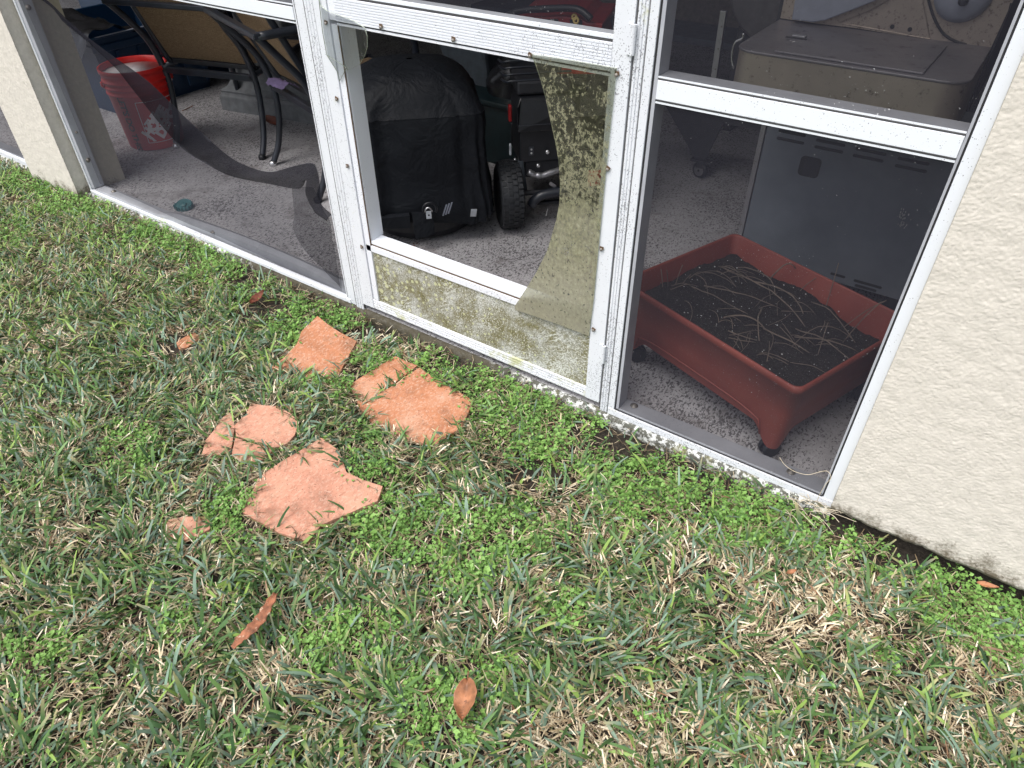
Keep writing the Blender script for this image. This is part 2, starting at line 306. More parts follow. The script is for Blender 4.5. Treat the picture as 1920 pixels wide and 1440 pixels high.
def obj(name,mb,mat,parent=None,smooth=False,bevel=0,sub=0,fix=True):
    off=np.array(root_of(parent).location) if parent is not None else np.zeros(3)
    me=bpy.data.meshes.new(name); me.from_pydata([tuple(np.array(v)-off) for v in mb.v],[],mb.f); me.update()
    if fix:
        import bmesh; bm=bmesh.new(); bm.from_mesh(me); bmesh.ops.recalc_face_normals(bm,faces=bm.faces); bm.to_mesh(me); bm.free()
    if smooth: me.shade_smooth()
    o=bpy.data.objects.new(name,me); C.objects.link(o); me.materials.append(M[mat] if isinstance(mat,str) else mat)
    if parent is not None: o.parent=parent
    if bevel: b=o.modifiers.new('bevel','BEVEL'); b.width=bevel; b.segments=2; b.limit_method='ANGLE'; b.angle_limit=R_(40)
    if sub: q=o.modifiers.new('sub','SUBSURF'); q.levels=sub; q.render_levels=sub
    return o
def tag(o,label=None,cat=None,group=None,kind=None):
    if label: o['label']=label
    if cat: o['category']=cat
    if group: o['group']=group
    if kind: o['kind']=kind
    return o
def thing(name,label,cat,loc=(0,0,0),group=None,kind=None):
    o=bpy.data.objects.new(name,None); C.objects.link(o); o.location=[float(x) for x in loc]; o.empty_display_size=.1
    return tag(o,label,cat,group,kind)
def crom(pts,n=8):
    P=[np.array(p,float) for p in pts]; P=[2*P[0]-P[1]]+P+[2*P[-1]-P[-2]]; out=[]
    for i in range(1,len(P)-2):
        for k in range(n):
            t=k/n; out.append(.5*((2*P[i])+(-P[i-1]+P[i+1])*t+(2*P[i-1]-5*P[i]+4*P[i+1]-P[i+2])*t*t+(-P[i-1]+3*P[i]-3*P[i+1]+P[i+2])*t**3))
    out.append(P[-2]); return out
def np_mesh(name,V,F,mat,col=None,n=4,smooth=True):
    me=bpy.data.meshes.new(name); me.vertices.add(len(V)); me.vertices.foreach_set('co',np.ascontiguousarray(V,np.float32).ravel())
    me.loops.add(F.size); me.polygons.add(len(F)); me.loops.foreach_set('vertex_index',F.ravel().astype(np.int32))
    me.polygons.foreach_set('loop_start',(np.arange(len(F))*F.shape[1]).astype(np.int32))
    me.polygons.foreach_set('use_smooth',np.full(len(F),smooth)); me.update(calc_edges=True)
    if col is not None:
        a=me.color_attributes.new('Col','FLOAT_COLOR','POINT'); a.data.foreach_set('color',np.ascontiguousarray(np.c_[col,np.ones(len(col))],np.float32).ravel())
    o=bpy.data.objects.new(name,me); C.objects.link(o); me.materials.append(M[mat]); return o

# ================================================================== SETTING
def gz(x,y):  # lawn soil height
    return -.062+.012*np.clip((-x-1.2)/2,0,1)+.006*np.sin(x*5.1+y*3)*np.sin(y*6.3-x*2)
# near soil, fine
xs=np.linspace(-7,2.6,330); ys=np.linspace(-3.2,.02,130); X,Y=np.meshgrid(xs,ys,indexing='ij'); Z=gz(X,Y)
Z=Z+np.array([mn.noise((a*22,b*22,0))*.006+mn.noise((a*60,b*60,3))*.003 for a,b in zip(X.ravel(),Y.ravel())]).reshape(X.shape)
V=np.stack([X,Y,Z],-1).reshape(-1,3); i,j=np.meshgrid(np.arange(329),np.arange(129),indexing='ij'); a=(i*130+j).ravel(); F=np.stack([a,a+130,a+131,a+1],1)
tag(np_mesh('lawn_soil',V,F,'soil'),'dark soil of the lawn under the grass',None,None,'structure')
mb=MB(); mb.add([(-200,-200,-.10),(200,-200,-.10),(200,200,-.10),(-200,200,-.10)],[(0,1,2,3)])
M['far_lawn']=simple('distant_lawn',(.07,.09,.035),.9,scale=20)
tag(obj('ground',mb,'far_lawn'),kind='structure')
mb=MB(); mb.box(-9,.0,.052,4.2,-.09,FL); mb.box(-9,-.012,.006,.052,-.09,FL-.0035)
tag(obj('patio_floor',mb,'floor'),kind='structure')
# rough painted slab edge
P=[]
for k in range(700):
    x=-8.9+k*(8.895/699); row=[]
    for q,(y,z) in enumerate(((.03,-.0245),(-.002,-.0248),(-.010,-.030),(-.013,-.045),(-.012,-.065),(-.006,-.10))):
        n=mn.noise((x*30,z*60,1))*.004+mn.noise((x*9,0,5))*.003; row.append((x,y+n*(q>1),z-(q==2)*abs(n)*.6))
    P.append(row)
tag(obj('slab_edge',MB().grid(P),'slab_edge',smooth=True),kind='structure')
# right stucco wall: real knockdown relief
def stucco_relief(x,z,s=1.0):
    wx=x+.003*mn.noise((x*90,z*90,11)); wz=z+.003*mn.noise((x*90,z*90,15))
    a=mn.noise((wx*112*s,wz*124*s,4.1)); b=mn.noise((wx*190*s,wz*205*s,17.7)); e=mn.noise((x*300,z*300,7.7)); c=mn.noise((wx*30*s,wz*30*s,2.2))
    h=min(1,abs(a)*5.5)*.55+min(1,abs(b)*4.5)*.40*(.6+c)+e*.16+c*.35
    return (h-.5)*.0017
def stucco_face(x0,x1,z0,z1,y,step,mode='y',ragged=True):
    nx=int((x1-x0)/step)+1; nz=int((z1-z0)/step)+1; V=[]
    for i in range(nx):
        x=x0+(x1-x0)*i/(nx-1)
        zb=z0+(mn.noise((x*18,0,0))*.006+mn.noise((x*60,0,2))*.003 if ragged else 0)
        for j in range(nz):
            z=zb+(z1-zb)*j/(nz-1); h=stucco_relief(x,z); curl=max(0,.012-(z-zb))*.6 if ragged else 0
            V.append((x,y-h+curl,z) if mode=='y' else (y+h,x,z))
    i,j=np.meshgrid(np.arange(nx-1),np.arange(nz-1),indexing='ij'); a=(i*nz+j).ravel()
    return np.array(V),np.stack([a,a+nz,a+nz+1,a+1],1)
wall=thing('stucco_wall','cream stucco house wall filling the right edge, dirty along its foot','wall',(.5,-.02,-.01))
V,F=stucco_face(-.010,.80,-.018,1.30,-.020,.0023)
o=np_mesh('wall_face',V-np.array([.5,-.02,-.01]),F,'stucco'); o.parent=wall
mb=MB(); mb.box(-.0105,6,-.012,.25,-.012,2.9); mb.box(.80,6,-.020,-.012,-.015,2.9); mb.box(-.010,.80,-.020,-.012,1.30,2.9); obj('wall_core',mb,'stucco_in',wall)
mb=MB(); mb.box(-.0095,6,.002,.24,-.12,-.0125); obj('footing',mb,'soil',wall)
# left stucco pillar
pil=thing('stucco_pillar','cream stucco pillar between the two screened bays at the left edge','pillar',(-3.37,.05,-.03))
V,F=stucco_face(-3.57,-3.185,-.045,1.45,-.05,.004); o=np_mesh('pillar_face',V-np.array([-3.37,.05,-.03]),F,'stucco'); o.parent=pil
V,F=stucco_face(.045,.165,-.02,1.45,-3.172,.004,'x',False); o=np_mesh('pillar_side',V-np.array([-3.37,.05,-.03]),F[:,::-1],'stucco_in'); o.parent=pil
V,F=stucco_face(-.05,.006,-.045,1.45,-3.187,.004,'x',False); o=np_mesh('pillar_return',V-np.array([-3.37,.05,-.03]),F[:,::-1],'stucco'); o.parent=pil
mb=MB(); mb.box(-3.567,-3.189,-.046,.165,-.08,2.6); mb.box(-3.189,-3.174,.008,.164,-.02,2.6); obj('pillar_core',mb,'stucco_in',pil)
# lanai shell
def shell(name,label,cat,b,mat):
    o=obj(name,MB().box(*b),mat); tag(o,label,cat,None); return o
shell('lanai_ceiling','darkened ceiling over the screened patio, above the frame','ceiling',(-9,.4,.06,4.3,2.55,2.65),'ceiling')['kind']='structure'
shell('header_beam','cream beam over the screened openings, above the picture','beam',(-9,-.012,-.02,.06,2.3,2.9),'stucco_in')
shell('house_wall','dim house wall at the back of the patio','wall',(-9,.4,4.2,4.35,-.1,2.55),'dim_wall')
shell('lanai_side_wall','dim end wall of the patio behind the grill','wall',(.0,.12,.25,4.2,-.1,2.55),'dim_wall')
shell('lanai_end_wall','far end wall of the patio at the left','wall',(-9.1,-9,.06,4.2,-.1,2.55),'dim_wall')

# ================================================================== SCREEN FRAME
def strip(mb,x0,x1,z0,z1,y,n,vert=True,d=.0022,back=.02):   # ribbed flat profile
    if vert:
        prof=[]
        for k in range(n):
            a=x0+(x1-x0)*k/n; b=x0+(x1-x0)*(k+1)/n; g=(b-a)*.16; prof+=[(a+.0001,y+d),(a+g,y),(b-g,y),(b-.0001,y+d)]
        prof=[(x0,y+back)]+prof+[(x1,y+back)]; mb.prism([(p[0],p[1],z0) for p in prof],(0,0,z1-z0))
    else:
        prof=[]
        for k in range(n):
            a=z0+(z1-z0)*k/n; b=z0+(z1-z0)*(k+1)/n; g=(b-a)*.16; prof+=[(y+d,a+.0001),(y,a+g),(y,b-g),(y+d,b-.0001)]
        prof=[(y+back,z0)]+prof+[(y+back,z1)]; mb.prism([(x0,p[0],p[1]) for p in prof],(x1-x0,0,0))
    return mb
fr=thing('screen_frame','white aluminium patio screen frame with posts, sills and transoms around the door','screen frame',(-1.6,.02,-.02))
HT=2.29
# left jamb
mb=MB(); mb.box(-3.170,-3.157,0,.046,-.022,HT); obj('jamb',mb,'alu_post',fr,bevel=.0008)
mb=MB(); mb.box(-3.1565,-3.133,.0035,.05,.004,HT); obj('jamb_tube',mb,'alu_tube_v',fr,bevel=.001)
# post between left bay and door
def post(xa,xb,xc,side):
    mb=MB(); mb.box(xa,xb,-.001,.05,-.022,HT); o=obj('post',mb,'alu_post',fr,bevel=.001)
    mb=MB(); strip(mb,min(xb,xc)+.0006 if side>0 else xc,max(xb,xc) if side>0 else xb-.0006,-.021,HT,-.003,3); obj('fluted_trim',mb,'alu_flute',fr)
mb=MB(); mb.box(-1.612,-1.5765,-.001,.05,-.022,HT); obj('post',mb,'alu_post',fr,bevel=.001)
strip(mb:=MB(),-1.5750,-1.5402,-.026,HT,-.003,3,back=.04); obj('fluted_trim',mb,'alu_flute',fr)
for gx in (-1.5765,-1.5390,-.6430,-.6180):
    mb=MB(); mb.box(gx-.0010,gx+.0012,-.0015 if gx in (-1.5765,-.6180) else -.0022,.004,-.020,HT); obj('groove',mb,'groove',fr)  # dark strips added for the shade in the gaps between profiles
mb=MB(); mb.box(-1.621,-1.6165,.001,.05,-.02,HT); obj('post_lip',mb,'alu_flute',fr)
mb=MB(); mb.tube([(-1.6142,.003,-.02),(-1.6142,.003,HT)],.0019,6); obj('spline',mb,'spline',fr)
strip(mb:=MB(),-.6415,-.6192,-.024,HT,-.003,3,back=.04); obj('fluted_trim',mb,'alu_flute',fr)
mb=MB(); mb.box(-.6172,-.5990,-.002,.05,-.022,HT); o=obj('post',mb,'alu_post',fr,bevel=.001)
mb=MB(); mb.box(-.5950,-.5870,.002,.05,-.0,HT); obj('post_tube',mb,'alu_tube_v',fr,bevel=.0006)
mb=MB(); mb.tube([(-.5970,.003,-.02),(-.5970,.003,HT)],.0019,6); obj('spline',mb,'spline',fr)
# right jamb
mb=MB(); mb.box(-.0335,-.0105,-.002,.05,-.022,HT); obj('jamb',mb,'alu_clean',fr,bevel=.001)
mb=MB(); mb.box(-.0415,-.0372,.001,.05,.004,HT); obj('jamb_lip',mb,'alu_tube_v',fr)
mb=MB(); mb.tube([(-.0353,.002,-.0),(-.0353,.002,HT)],.0022,6); obj('spline',mb,'spline',fr)
# transoms
def transom(x0,x1,z0,z1,mat='alu_clean'):
    mb=MB(); mb.box(x0,x1,-.001,.012,z0,z1); o=obj('transom',mb,mat,fr,bevel=.001)
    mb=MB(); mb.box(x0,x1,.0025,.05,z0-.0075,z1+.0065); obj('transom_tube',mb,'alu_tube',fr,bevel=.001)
    mb=MB(); mb.tube([(x0,.0012,z1+.0018),(x1,.0012,z1+.0018)],.0018,6); mb.tube([(x0,.0012,z0-.0018),(x1,.0012,z0-.0018)],.0018,6); obj('spline',mb,'spline',fr)
    mb=MB(); mb.box(x0,x1,.0005,.0028,z0-.0078,z0-.0038); mb.box(x0,x1,.0005,.0028,z1+.0038,z1+.0068); obj('transom_lip',mb,'alu_clean',fr)
transom(-.586,-.042,.829,.866); transom(-3.13,-1.622,.848,.880)
transom(-.586,-.042,1.72,1.757); transom(-3.13,-1.622,1.72,1.757)
mb=MB(); mb.box(-3.15,-.03,0,.05,HT,HT+.04); obj('head',mb,'alu_clean',fr)
# right sill
mb=MB(); mb.box(-.6165,-.0100,-.004,.012,-.0245,-.004); obj('sill_lip',mb,'alu_sill',fr,bevel=.001)
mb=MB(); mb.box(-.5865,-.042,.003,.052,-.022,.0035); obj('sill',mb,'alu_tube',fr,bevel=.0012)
mb=MB(); mb.tube([(-.598,-.0005,-.0015),(-.036,-.0005,-.0015)],.0018,6); obj('spline',mb,'spline',fr)
# left sill: straight white lip, and a tube that has rolled and bowed
mb=MB(); strip(mb,-3.165,-1.60,-.0245,-.006,-.004,1,False,back=.018); obj('sill_lip',mb,'alu_sill',fr)
P=[]
for k in range(91):
    u=k/90; x=-3.132+u*(3.132-1.640); 
    t=max(0,min(1,(u-.28)/.10)); t=t*t*(3-2*t); e=max(0,(u-.38)/.62); bow=math.sin(min(1,e)*math.pi)*.016
    y0=.004+t*.012+bow*.9; w=.047-.004*t; z0=.002+t*.010; dz=.0+t*.008+bow*.55
    P.append([(x,y0,-.02),(x,y0,z0-.004),(x,y0+.002,z0+dz*.35),(x,y0+w*.5,z0+dz*.7+t*.004),(x,y0+w,z0+dz*.2),(x,y0+w+.001,-.02)])
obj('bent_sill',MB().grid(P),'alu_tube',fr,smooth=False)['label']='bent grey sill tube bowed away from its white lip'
# bolts
def bolt(x,y,z,par,r=.0065,nrm=(0,0,1)):
    mb=MB(); mb.lathe([(r*1.7,0),(r*1.7,.0012),(r,.0015),(r*.95,.004),(r*.5,.0055)],(x,y,z),12,nrm); return obj('bolt',mb,'screw',par,smooth=True)
for px,py,y in ((161,745,0),): pass
for (px,py) in ((1189,761),(1483,885)): p=az(px,py,.0035); bolt(p[0],max(.02,min(.04,p[1])),.0035,fr)
for (px,py) in ((212,356),(400,436),(618,522)): p=az(px,py,.010); bolt(p[0],max(.02,min(.04,p[1])),.012 if px>300 else .003,fr)
for (px,py) in ((53,14),(165,300),(143,248)): p=ax(px,py,-3.133); bolt(-3.133,p[1],p[2],fr,.006 if px!=143 else .003,(1,0,0))
# screens
def sheet(x0,x1,z0,z1,mat,par,y=.0032,label=None):
    P=[[(x0+(x1-x0)*i/12,y+.003*math.sin(math.pi*i/12)*math.sin(math.pi*j/12),z0+(z1-z0)*j/12) for j in range(13)] for i in range(13)]
    o=obj('insect_mesh',MB().grid(P),mat,par,smooth=True)
    if label: o['label']=label
    return o
sheet(-.596,-.0362,-.001,.826,'screen',fr); sheet(-.596,-.0362,.869,1.72,'screen',fr); sheet(-3.156,-1.6155,.883,1.72,'screen',fr); sheet(-.596,-.0362,1.76,HT,'screen',fr); sheet(-3.156,-1.6155,1.76,HT,'screen',fr)
# torn screen in the left bay
U=[(24,-40,.002),(88,0,.010),(135,45,.02),(205,100,.035),(275,150,.05),(325,198,.06),(385,255,.07),(440,300,.08),(500,322,.08),(545,313,.08),(582,306,.075),(594,318,.06),(600,350,.05),(601,380,.04),(622,402,.012)]
S=[(187,344),(203,352),(230,364),(270,382),(310,401),(345,416),(385,433),(430,453),(480,476),(520,495),(560,513),(590,526),(608,533),(624,539),(641,546)]
Uw=crom([ay(a,b,y) for a,b,y in U],5); Sw=crom([ay(a,b,-.0035) for a,b in S],5)
P=[]
for i,(a,b) in enumerate(zip(Uw,Sw)):
    row=[]
    for j in range(13):
        t=j/12; p=b*(1-t)+a*t; p=p.copy(); p[1]+=.006*math.sin(math.pi*t)+.004*mn.noise((p[0]*6,p[2]*6,1)); row.append(p)
    P.append(row)
tm=obj('torn_mesh',MB().grid(P),'screen_torn',fr,smooth=True); tm['label']='dark insect mesh torn loose, its top folded down'
Lp=[(24,-40,.0),(87,2,.009),(133,48,.018),(200,108,.030),(252,172,.034),(298,230,.038),(344,280,.048),(385,306,.055),(432,330,.06),(505,345,.062),(560,354,.05),(574,338,.045),(573,364,.04),(588,394,.035),(616,417,.008)]
Lw=crom([ay(a,b,y) for a,b,y in Lp],5); P=[]
for a,b in zip(Uw,Lw):
    row=[]
    for j in range(9):
        t=j/8; p=a*(1-t)+b*t; p=p.copy(); p[1]-=.012*math.sin(math.pi*t)+.012*mn.noise((p[0]*16,p[2]*16,2))*math.sin(math.pi*t); p[2]+=.006*mn.noise((p[0]*22,p[2]*22,6))*math.sin(math.pi*t); row.append(p)
    P.append(row)
obj('folded_flap',MB().grid(P),'screen_fold',fr,smooth=True)['label']='folded down flap of the torn insect mesh'
K=[[(548,352,.04),(552,400,.03),(552,436,.012),(575,470,.009),(604,502,.006)],[(566,350,.04),(574,400,.03),(585,440,.014),(602,475,.009),(622,520,.006)],[(578,350,.045),(596,390,.035),(608,430,.016),(622,465,.009),(632,530,.005)],[(590,352,.04),(603,385,.03),(620,418,.010),(628,470,.006),(640,540,.004)]]
P=[crom([ay(a,b,y-.003) for a,b,y in row],5) for row in K]; P=list(zip(*P)); P=[crom(r,4) for r in P]; P=[[q+np.array([0,-.010*abs(mn.noise((q[0]*30+q[2]*18,q[2]*6,2))),0]) for q in r] for r in P]
obj('crumpled_mesh',MB().grid(P),'screen_crumple',fr,smooth=True)['label']='crumpled fold of mesh against the post'
# second bay beyond the pillar
f2=thing('screen_frame','low piece of screen frame beyond the stucco pillar at the far left','screen frame',(-4.6,.02,-.02))
mb=MB(); mb.box(-6.2,-3.571,-.004,.012,-.0245,-.004); obj('sill_lip',mb,'alu_sill',f2); mb=MB(); mb.box(-6.2,-3.60,.0125,.055,-.022,.004); obj('sill',mb,'alu_tube',f2,bevel=.001)
mb=MB(); mb.box(-3.600,-3.571,-.002,.05,-.003,HT); obj('jamb',mb,'alu_tube_v',f2)
sheet(-6.2,-3.601,.0,HT,'screen',f2,.0115)

# ================================================================== SCREEN DOOR
dr=thing('screen_door','weathered white screen door with a broken lower pane and algae green kick panel','door',(-1.1,0,0))
DT=2.03; Y0=-.006
def dbox(name,mat,b,bev=.001,par=None): return obj(name,MB().box(*b),mat,par or dr,bevel=bev)
dbox('stile','alu_post',(-1.5365,-1.4875,Y0,.030,.001,DT)); 
mb=MB(); mb.box(-1.4815,-1.4615,Y0+.001,.020,.040,.857); mb.box(-1.4875,-1.4815,Y0+.006,.02,.040,.857); obj('glazing_bead',mb,'alu_rail',dr)
mb=MB(); mb.box(-1.4610,-1.4575,.001,.052,.2555,.857); obj('sash_edge',mb,'alu_clean',dr)
mb=MB(); mb.tube([(-1.4600,-.0035,.235),(-1.4600,-.0035,.857)],.0016,6); obj('spline',mb,M['rust'],dr)
dbox('stile','alu_post',(-.6880,-.6445,Y0,.030,.001,DT)); 
mb=MB(); mb.box(-.6925,-.6888,Y0+.003,.03,.2555,.857); obj('glazing_bead',mb,'alu_rail',dr)
strip(mb:=MB(),-1.4612,-.6885,.866,.921,Y0,9,False,back=.036); obj('middle_rail',mb,'alu_rail',dr)
mb=MB(); mb.box(-1.4612,-.6885,Y0+.002,.03,.857,.8622); obj('glazing_bead',mb,'alu_rail',dr)
mb=MB(); mb.box(-1.461,-.6888,Y0+.0055,.03,.8624,.8658); obj('groove',mb,'spline',dr)
mb=MB(); mb.tube([(-1.461,-.002,.9230),(-.6888,-.002,.9230)],.0020,6); obj('spline',mb,'spline',dr)
mb=MB(); mb.box(-1.461,-.6888,-.002,.030,.9255,.9345); obj('rail_lip',mb,'alu_clean',dr,bevel=.001)
# bottom: sash rail, kick panel, ribbed bottom rail
mb=MB(); mb.box(-1.4575,-.6930,-.002,.045,.2460,.2550); obj('sash_edge',mb,'alu_clean',dr)
mb=MB(); mb.box(-1.4805,-.6888,Y0+.001,.02,.2195,.2395); obj('lower_rail',mb,'alu_rail',dr,bevel=.0008)
mb=MB(); mb.box(-1.4805,-.6888,Y0+.005,.02,.2400,.2455); obj('groove',mb,M['rust'],dr)
mb=MB(); mb.box(-1.4870,-.6885,.0005,.006,.030,.2190); obj('kick_panel',mb,'kick',dr)
strip(mb:=MB(),-1.4868,-.6885,.001,.036,Y0+.001,4,False,back=.03,d=.002); obj('bottom_rail',mb,'alu_bottom',dr)
for z in (1.97,): mb=MB(); mb.box(-1.4868,-.6885,Y0,.03,z,DT); obj('top_rail',mb,'alu_rail',dr)
mb=MB(); mb.box(-1.4870,-1.4617,Y0+.0035,.028,.867,.921); obj('rail_end',mb,'alu_rail',dr)
sheet(-1.470,-.6885,.930,1.97,'screen',dr,.002)
# hinge knuckles
for z in (.145,.905,1.75):
    mb=MB(); mb.tube([(-.6425,-.010,z),(-.6425,-.010,z+.055)],.0052,10); mb.box(-.655,-.6425,-.0095,-.0062,z,z+.055); obj('hinge',mb,'alu_post',dr)
# rusty clips with screws
for px,py in ((611,41),(631,184),(651,310),(678,462),(714,48),(850,72),(994,102),(1157,137),(1140,315),(1128,465),(1113,617)):
    p=ay(px,py,-.009); mb=MB(); a=random.uniform(-.5,.5)
    mb.obox((p[0],-.0092,p[2]),(math.cos(a),0,math.sin(a)),(0,1,0),(-math.sin(a),0,math.cos(a)),.0105,.0012,.0075)
    c=obj('clip',mb,'rust',dr,bevel=.0004); mb=MB(); mb.lathe([(.0042,0),(.0038,.0015),(.002,.0028)],(p[0]-.001,-.0098,p[2]-.004),10,(0,-1,0)); obj('screw',mb,'screw',c)
# broken acrylic pane: what is left of it
def shard(px,y,th,mat,lab,wob=.0):
    pts=crom([ay(a,b,y) for a,b in px]+[ay(*px[0],y)],3)[:-1]
    if sum((q[0]-p[0])*(q[2]+p[2]) for p,q in zip(pts,pts[1:]+pts[:1]))>0: pts=pts[::-1]
    n=len(pts); mb=MB().add(pts,[tuple(range(n))]); o=obj('broken_pane',mb,mat,dr,fix=False); o['label']=lab
    mb=MB().add(pts+[p+np.array([0,th,0]) for p in pts],[(i,(i+1)%n,n+(i+1)%n,n+i) for i in range(n)]); obj('broken_edge',mb,'shard_edge',o,fix=False)
    return o
RS=[(996,102),(1004,122),(1014,152),(1023,185),(1031,222),(1040,262),(1047,300),(1050,340),(1049,380),(1043,412),(1036,436),(1026,470),(1006,510),(984,545),(965,574),(966,581),(1035,604),(1104,630),(1113,560),(1130,380),(1146,220),(1156,128),(1100,118),(1045,109)]
def shard_poly(px,*a,**k):
    global crom
    old=crom; crom=lambda p,n: [np.array(q,float) for q in p]; o=shard(px,*a,**k); crom=old; return o
shard_poly(RS,-.0105,.0028,'shard','big curved piece of algae stained clear pane left on the right side')
shard_poly([(596,-12),(600,10),(612,20),(660,38),(683,52),(688,68),(688,88),(683,105),(673,122),(651,132),(649,127),(612,103),(604,60)],-.0105,.0026,'shard_clear','small rounded piece of clear pane left in the top left corner')
shard_poly([(649,127),(636,153),(632,135),(612,103)],-.0108,.0026,'shard_clear','tiny clear splinter under the corner piece')

# ================================================================== THINGS INSIDE THE PATIO
# ---- red planter with soil
PC=np.array([-.3618,.3470]); pa=-.3503; 
pt=thing('planter_box','terracotta red plastic planter on casters, full of dry soil and dead stems','planter',(PC[0],PC[1]-.004,FL))
ca,sa=math.cos(pa),math.sin(pa)
def pl(i,j,z): return (PC[0]+ca*i-sa*j,PC[1]+sa*i+ca*j,z)
def rrect(hx,hy,r,n=5):
    out=[]
    for cx,cy,a0 in ((hx-r,hy-r,0),(-hx+r,hy-r,90),(-hx+r,-hy+r,180),(hx-r,-hy+r,270)):
        for k in range(n+1): a=R_(a0+90*k/n); out.append((cx+r*math.cos(a),cy+r*math.sin(a)))
    return out
HX,HY=.298,.236; H=.272
def under(i,j,hx,hy):   # height of the bottom edge: feet at corners, arches between
    u=abs(i)/hx; w=abs(j)/hy
    e=u if w>.93 else w
    t=max(0,min(1,(.93-e)/.22)); t=t*t*(3-2*t); return .046+.052*t
def dens(poly,m=7): 
    out=[]
    for k in range(len(poly)):
        a=np.array(poly[k]); b=np.array(poly[(k+1)%len(poly)]); L=np.linalg.norm(b-a); q=max(1,int(L/.012))
        for s in range(q): out.append(tuple(a+(b-a)*s/q))
    return out
base=dens(rrect(1,1,.09)) if False else None
ring_top=dens(rrect(HX,HY,.022)); n=len(ring_top)
def ring(scale_in,zf,inset=0):
    out=[]
    for (i,j) in ring_top:
        k=1-scale_in; ii=i*k-(inset*np.sign(i) if abs(i)>HX*.9 else 0); jj=j*k-(inset*np.sign(j) if abs(j)>HY*.9 else 0)
        out.append(pl(ii,jj,zf(i,j)))
    return out
rows=[ring(.085,lambda i,j:FL+under(i,j,HX,HY)),ring(.075,lambda i,j:FL+under(i,j,HX,HY)+.02),ring(.04,lambda i,j:FL+.16),ring(.035,lambda i,j:FL+.17),ring(.012,lambda i,j:FL+H-.022),ring(0,lambda i,j:FL+H-.020),ring(-.006,lambda i,j:FL+H-.010),ring(0,lambda i,j:FL+H),ring(.018,lambda i,j:FL+H+.001),ring(.028,lambda i,j:FL+H-.004),ring(.10,lambda i,j:FL+.15)]
P=[list(r)+[r[0]] for r in rows]
obj('tub',MB().grid(P),'planter',pt,smooth=True)
mb=MB(); mb.add(ring(.115,lambda i,j:FL+.115),[tuple(range(n))]); obj('tub_floor',mb,'planter',pt)
# embossed panel line (a thin raised arch on the long side)
mb=MB()
for sgn in (-1,):
    pts=[]
    for k in range(41):
        u=-.80+1.6*k/40; z=FL+.075+.055*(1-abs(u)**5) if abs(u)<.8 else FL+.075; t=(FL+H-z)/H; pts.append(pl(u*HX*.95,sgn*(HY*(1-.075*t*1.2)+.0010),z))
    mb.tube(pts,.0022,5)
obj('raised_arch',mb,'planter',pt,smooth=True)
P=[]
for a in range(61):
    row=[]
    for b in range(49):
        i=(-1+2*a/60)*HX*.945; j=(-1+2*b/48)*HY*.935; e=min(1-abs(-1+2*a/60),1-abs(-1+2*b/48))
        z=FL+.198+.020*mn.noise((i*7,j*7,0))+.008*mn.noise((i*30,j*30,2))+.004*mn.noise((i*90,j*90,5))+.02*min(1,e*4)-.015*(i/HX)
        row.append(pl(i,j,z))
    P.append(row)
so=obj('potting_soil',MB().grid(P),'pot_soil',pt,smooth=True)
def soil_z(i,j): return FL+.214+.020*mn.noise((i*7,j*7,0))-.015*(i/HX)
mb=MB()
for k in range(110):
    i=random.uniform(-.9,.9)*HX; j=random.uniform(-.9,.9)*HY; r=random.choice([.0010,.0012,.0016,.0024]); x,y,z=pl(i,j,soil_z(i,j)+.004)
    mb.add([(x+r,y,z),(x-r,y,z),(x,y+r,z),(x,y-r,z),(x,y,z+r),(x,y,z-r)],[(0,2,4),(2,1,4),(1,3,4),(3,0,4),(2,0,5),(1,2,5),(3,1,5),(0,3,5)])
obj('perlite',mb,'perlite',so)['kind']='stuff'
def twig(i0,j0,a,L,lift=.01,curve=.6,r=.0016,n=9,z0=None):
    pts=[]; x,y=i0,j0; z=(soil_z(i0,j0)+.006) if z0 is None else z0; da=curve/n
    for k in range(n+1):
        u=k/n; pts.append(pl(x,y,z+lift*math.sin(math.pi*u)+mn.noise((x*20,y*20,L*50))*.005)); x+=math.cos(a)*L/n; y+=math.sin(a)*L/n; a+=da+random.uniform(-.12,.12)
    return MB().tube(pts,[r*(1-.5*k/n) for k in range(n+1)],5)
tw=[(-.22,.10,-.1,.34,.02,-.5,.0026),(-.20,.15,.3,.18,.015,-.8,.0022),(-.18,-.02,.15,.22,.02,.5,.002),(-.20,-.05,-.05,.18,.01,.3,.0018),(-.02,.04,-1.0,.16,.015,.5,.0024),(-.05,-.08,.9,.12,.012,-1.2,.003),(.05,-.04,-.3,.14,.01,.4,.0024),(.12,.0,.2,.16,.02,.6,.0022),(.10,.03,-.2,.18,.02,.4,.0018),(.14,.12,-1.2,.14,.05,.3,.0016),(.20,.14,-2.2,.20,.05,.2,.0016),(.05,.16,-.5,.2,.03,.2,.0018),(-.10,.17,.9,.09,.05,.2,.0024),(-.12,.12,.1,.2,.015,-.5,.0028),(0,-.12,.1,.08,.005,.5,.002),(.02,-.14,.3,.07,.005,.5,.0015)]
for t in tw: obj('dead_stem',twig(*t),'wood_twig',pt,smooth=True)
for k in range(16): obj('dead_stem',twig(random.uniform(-.24,-.14),random.uniform(-.12,.12),random.uniform(-.6,1.2),random.uniform(.05,.14),.015,random.uniform(-1,1),.0012),'wood_twig',pt,smooth=True)
for k in range(34): obj('dead_stem',twig(random.uniform(-.05,.2),random.uniform(-.15,.15),random.uniform(-3,3),random.uniform(.04,.12),.01,random.uniform(-1,1),.0011),'wood_twig',pt,smooth=True)
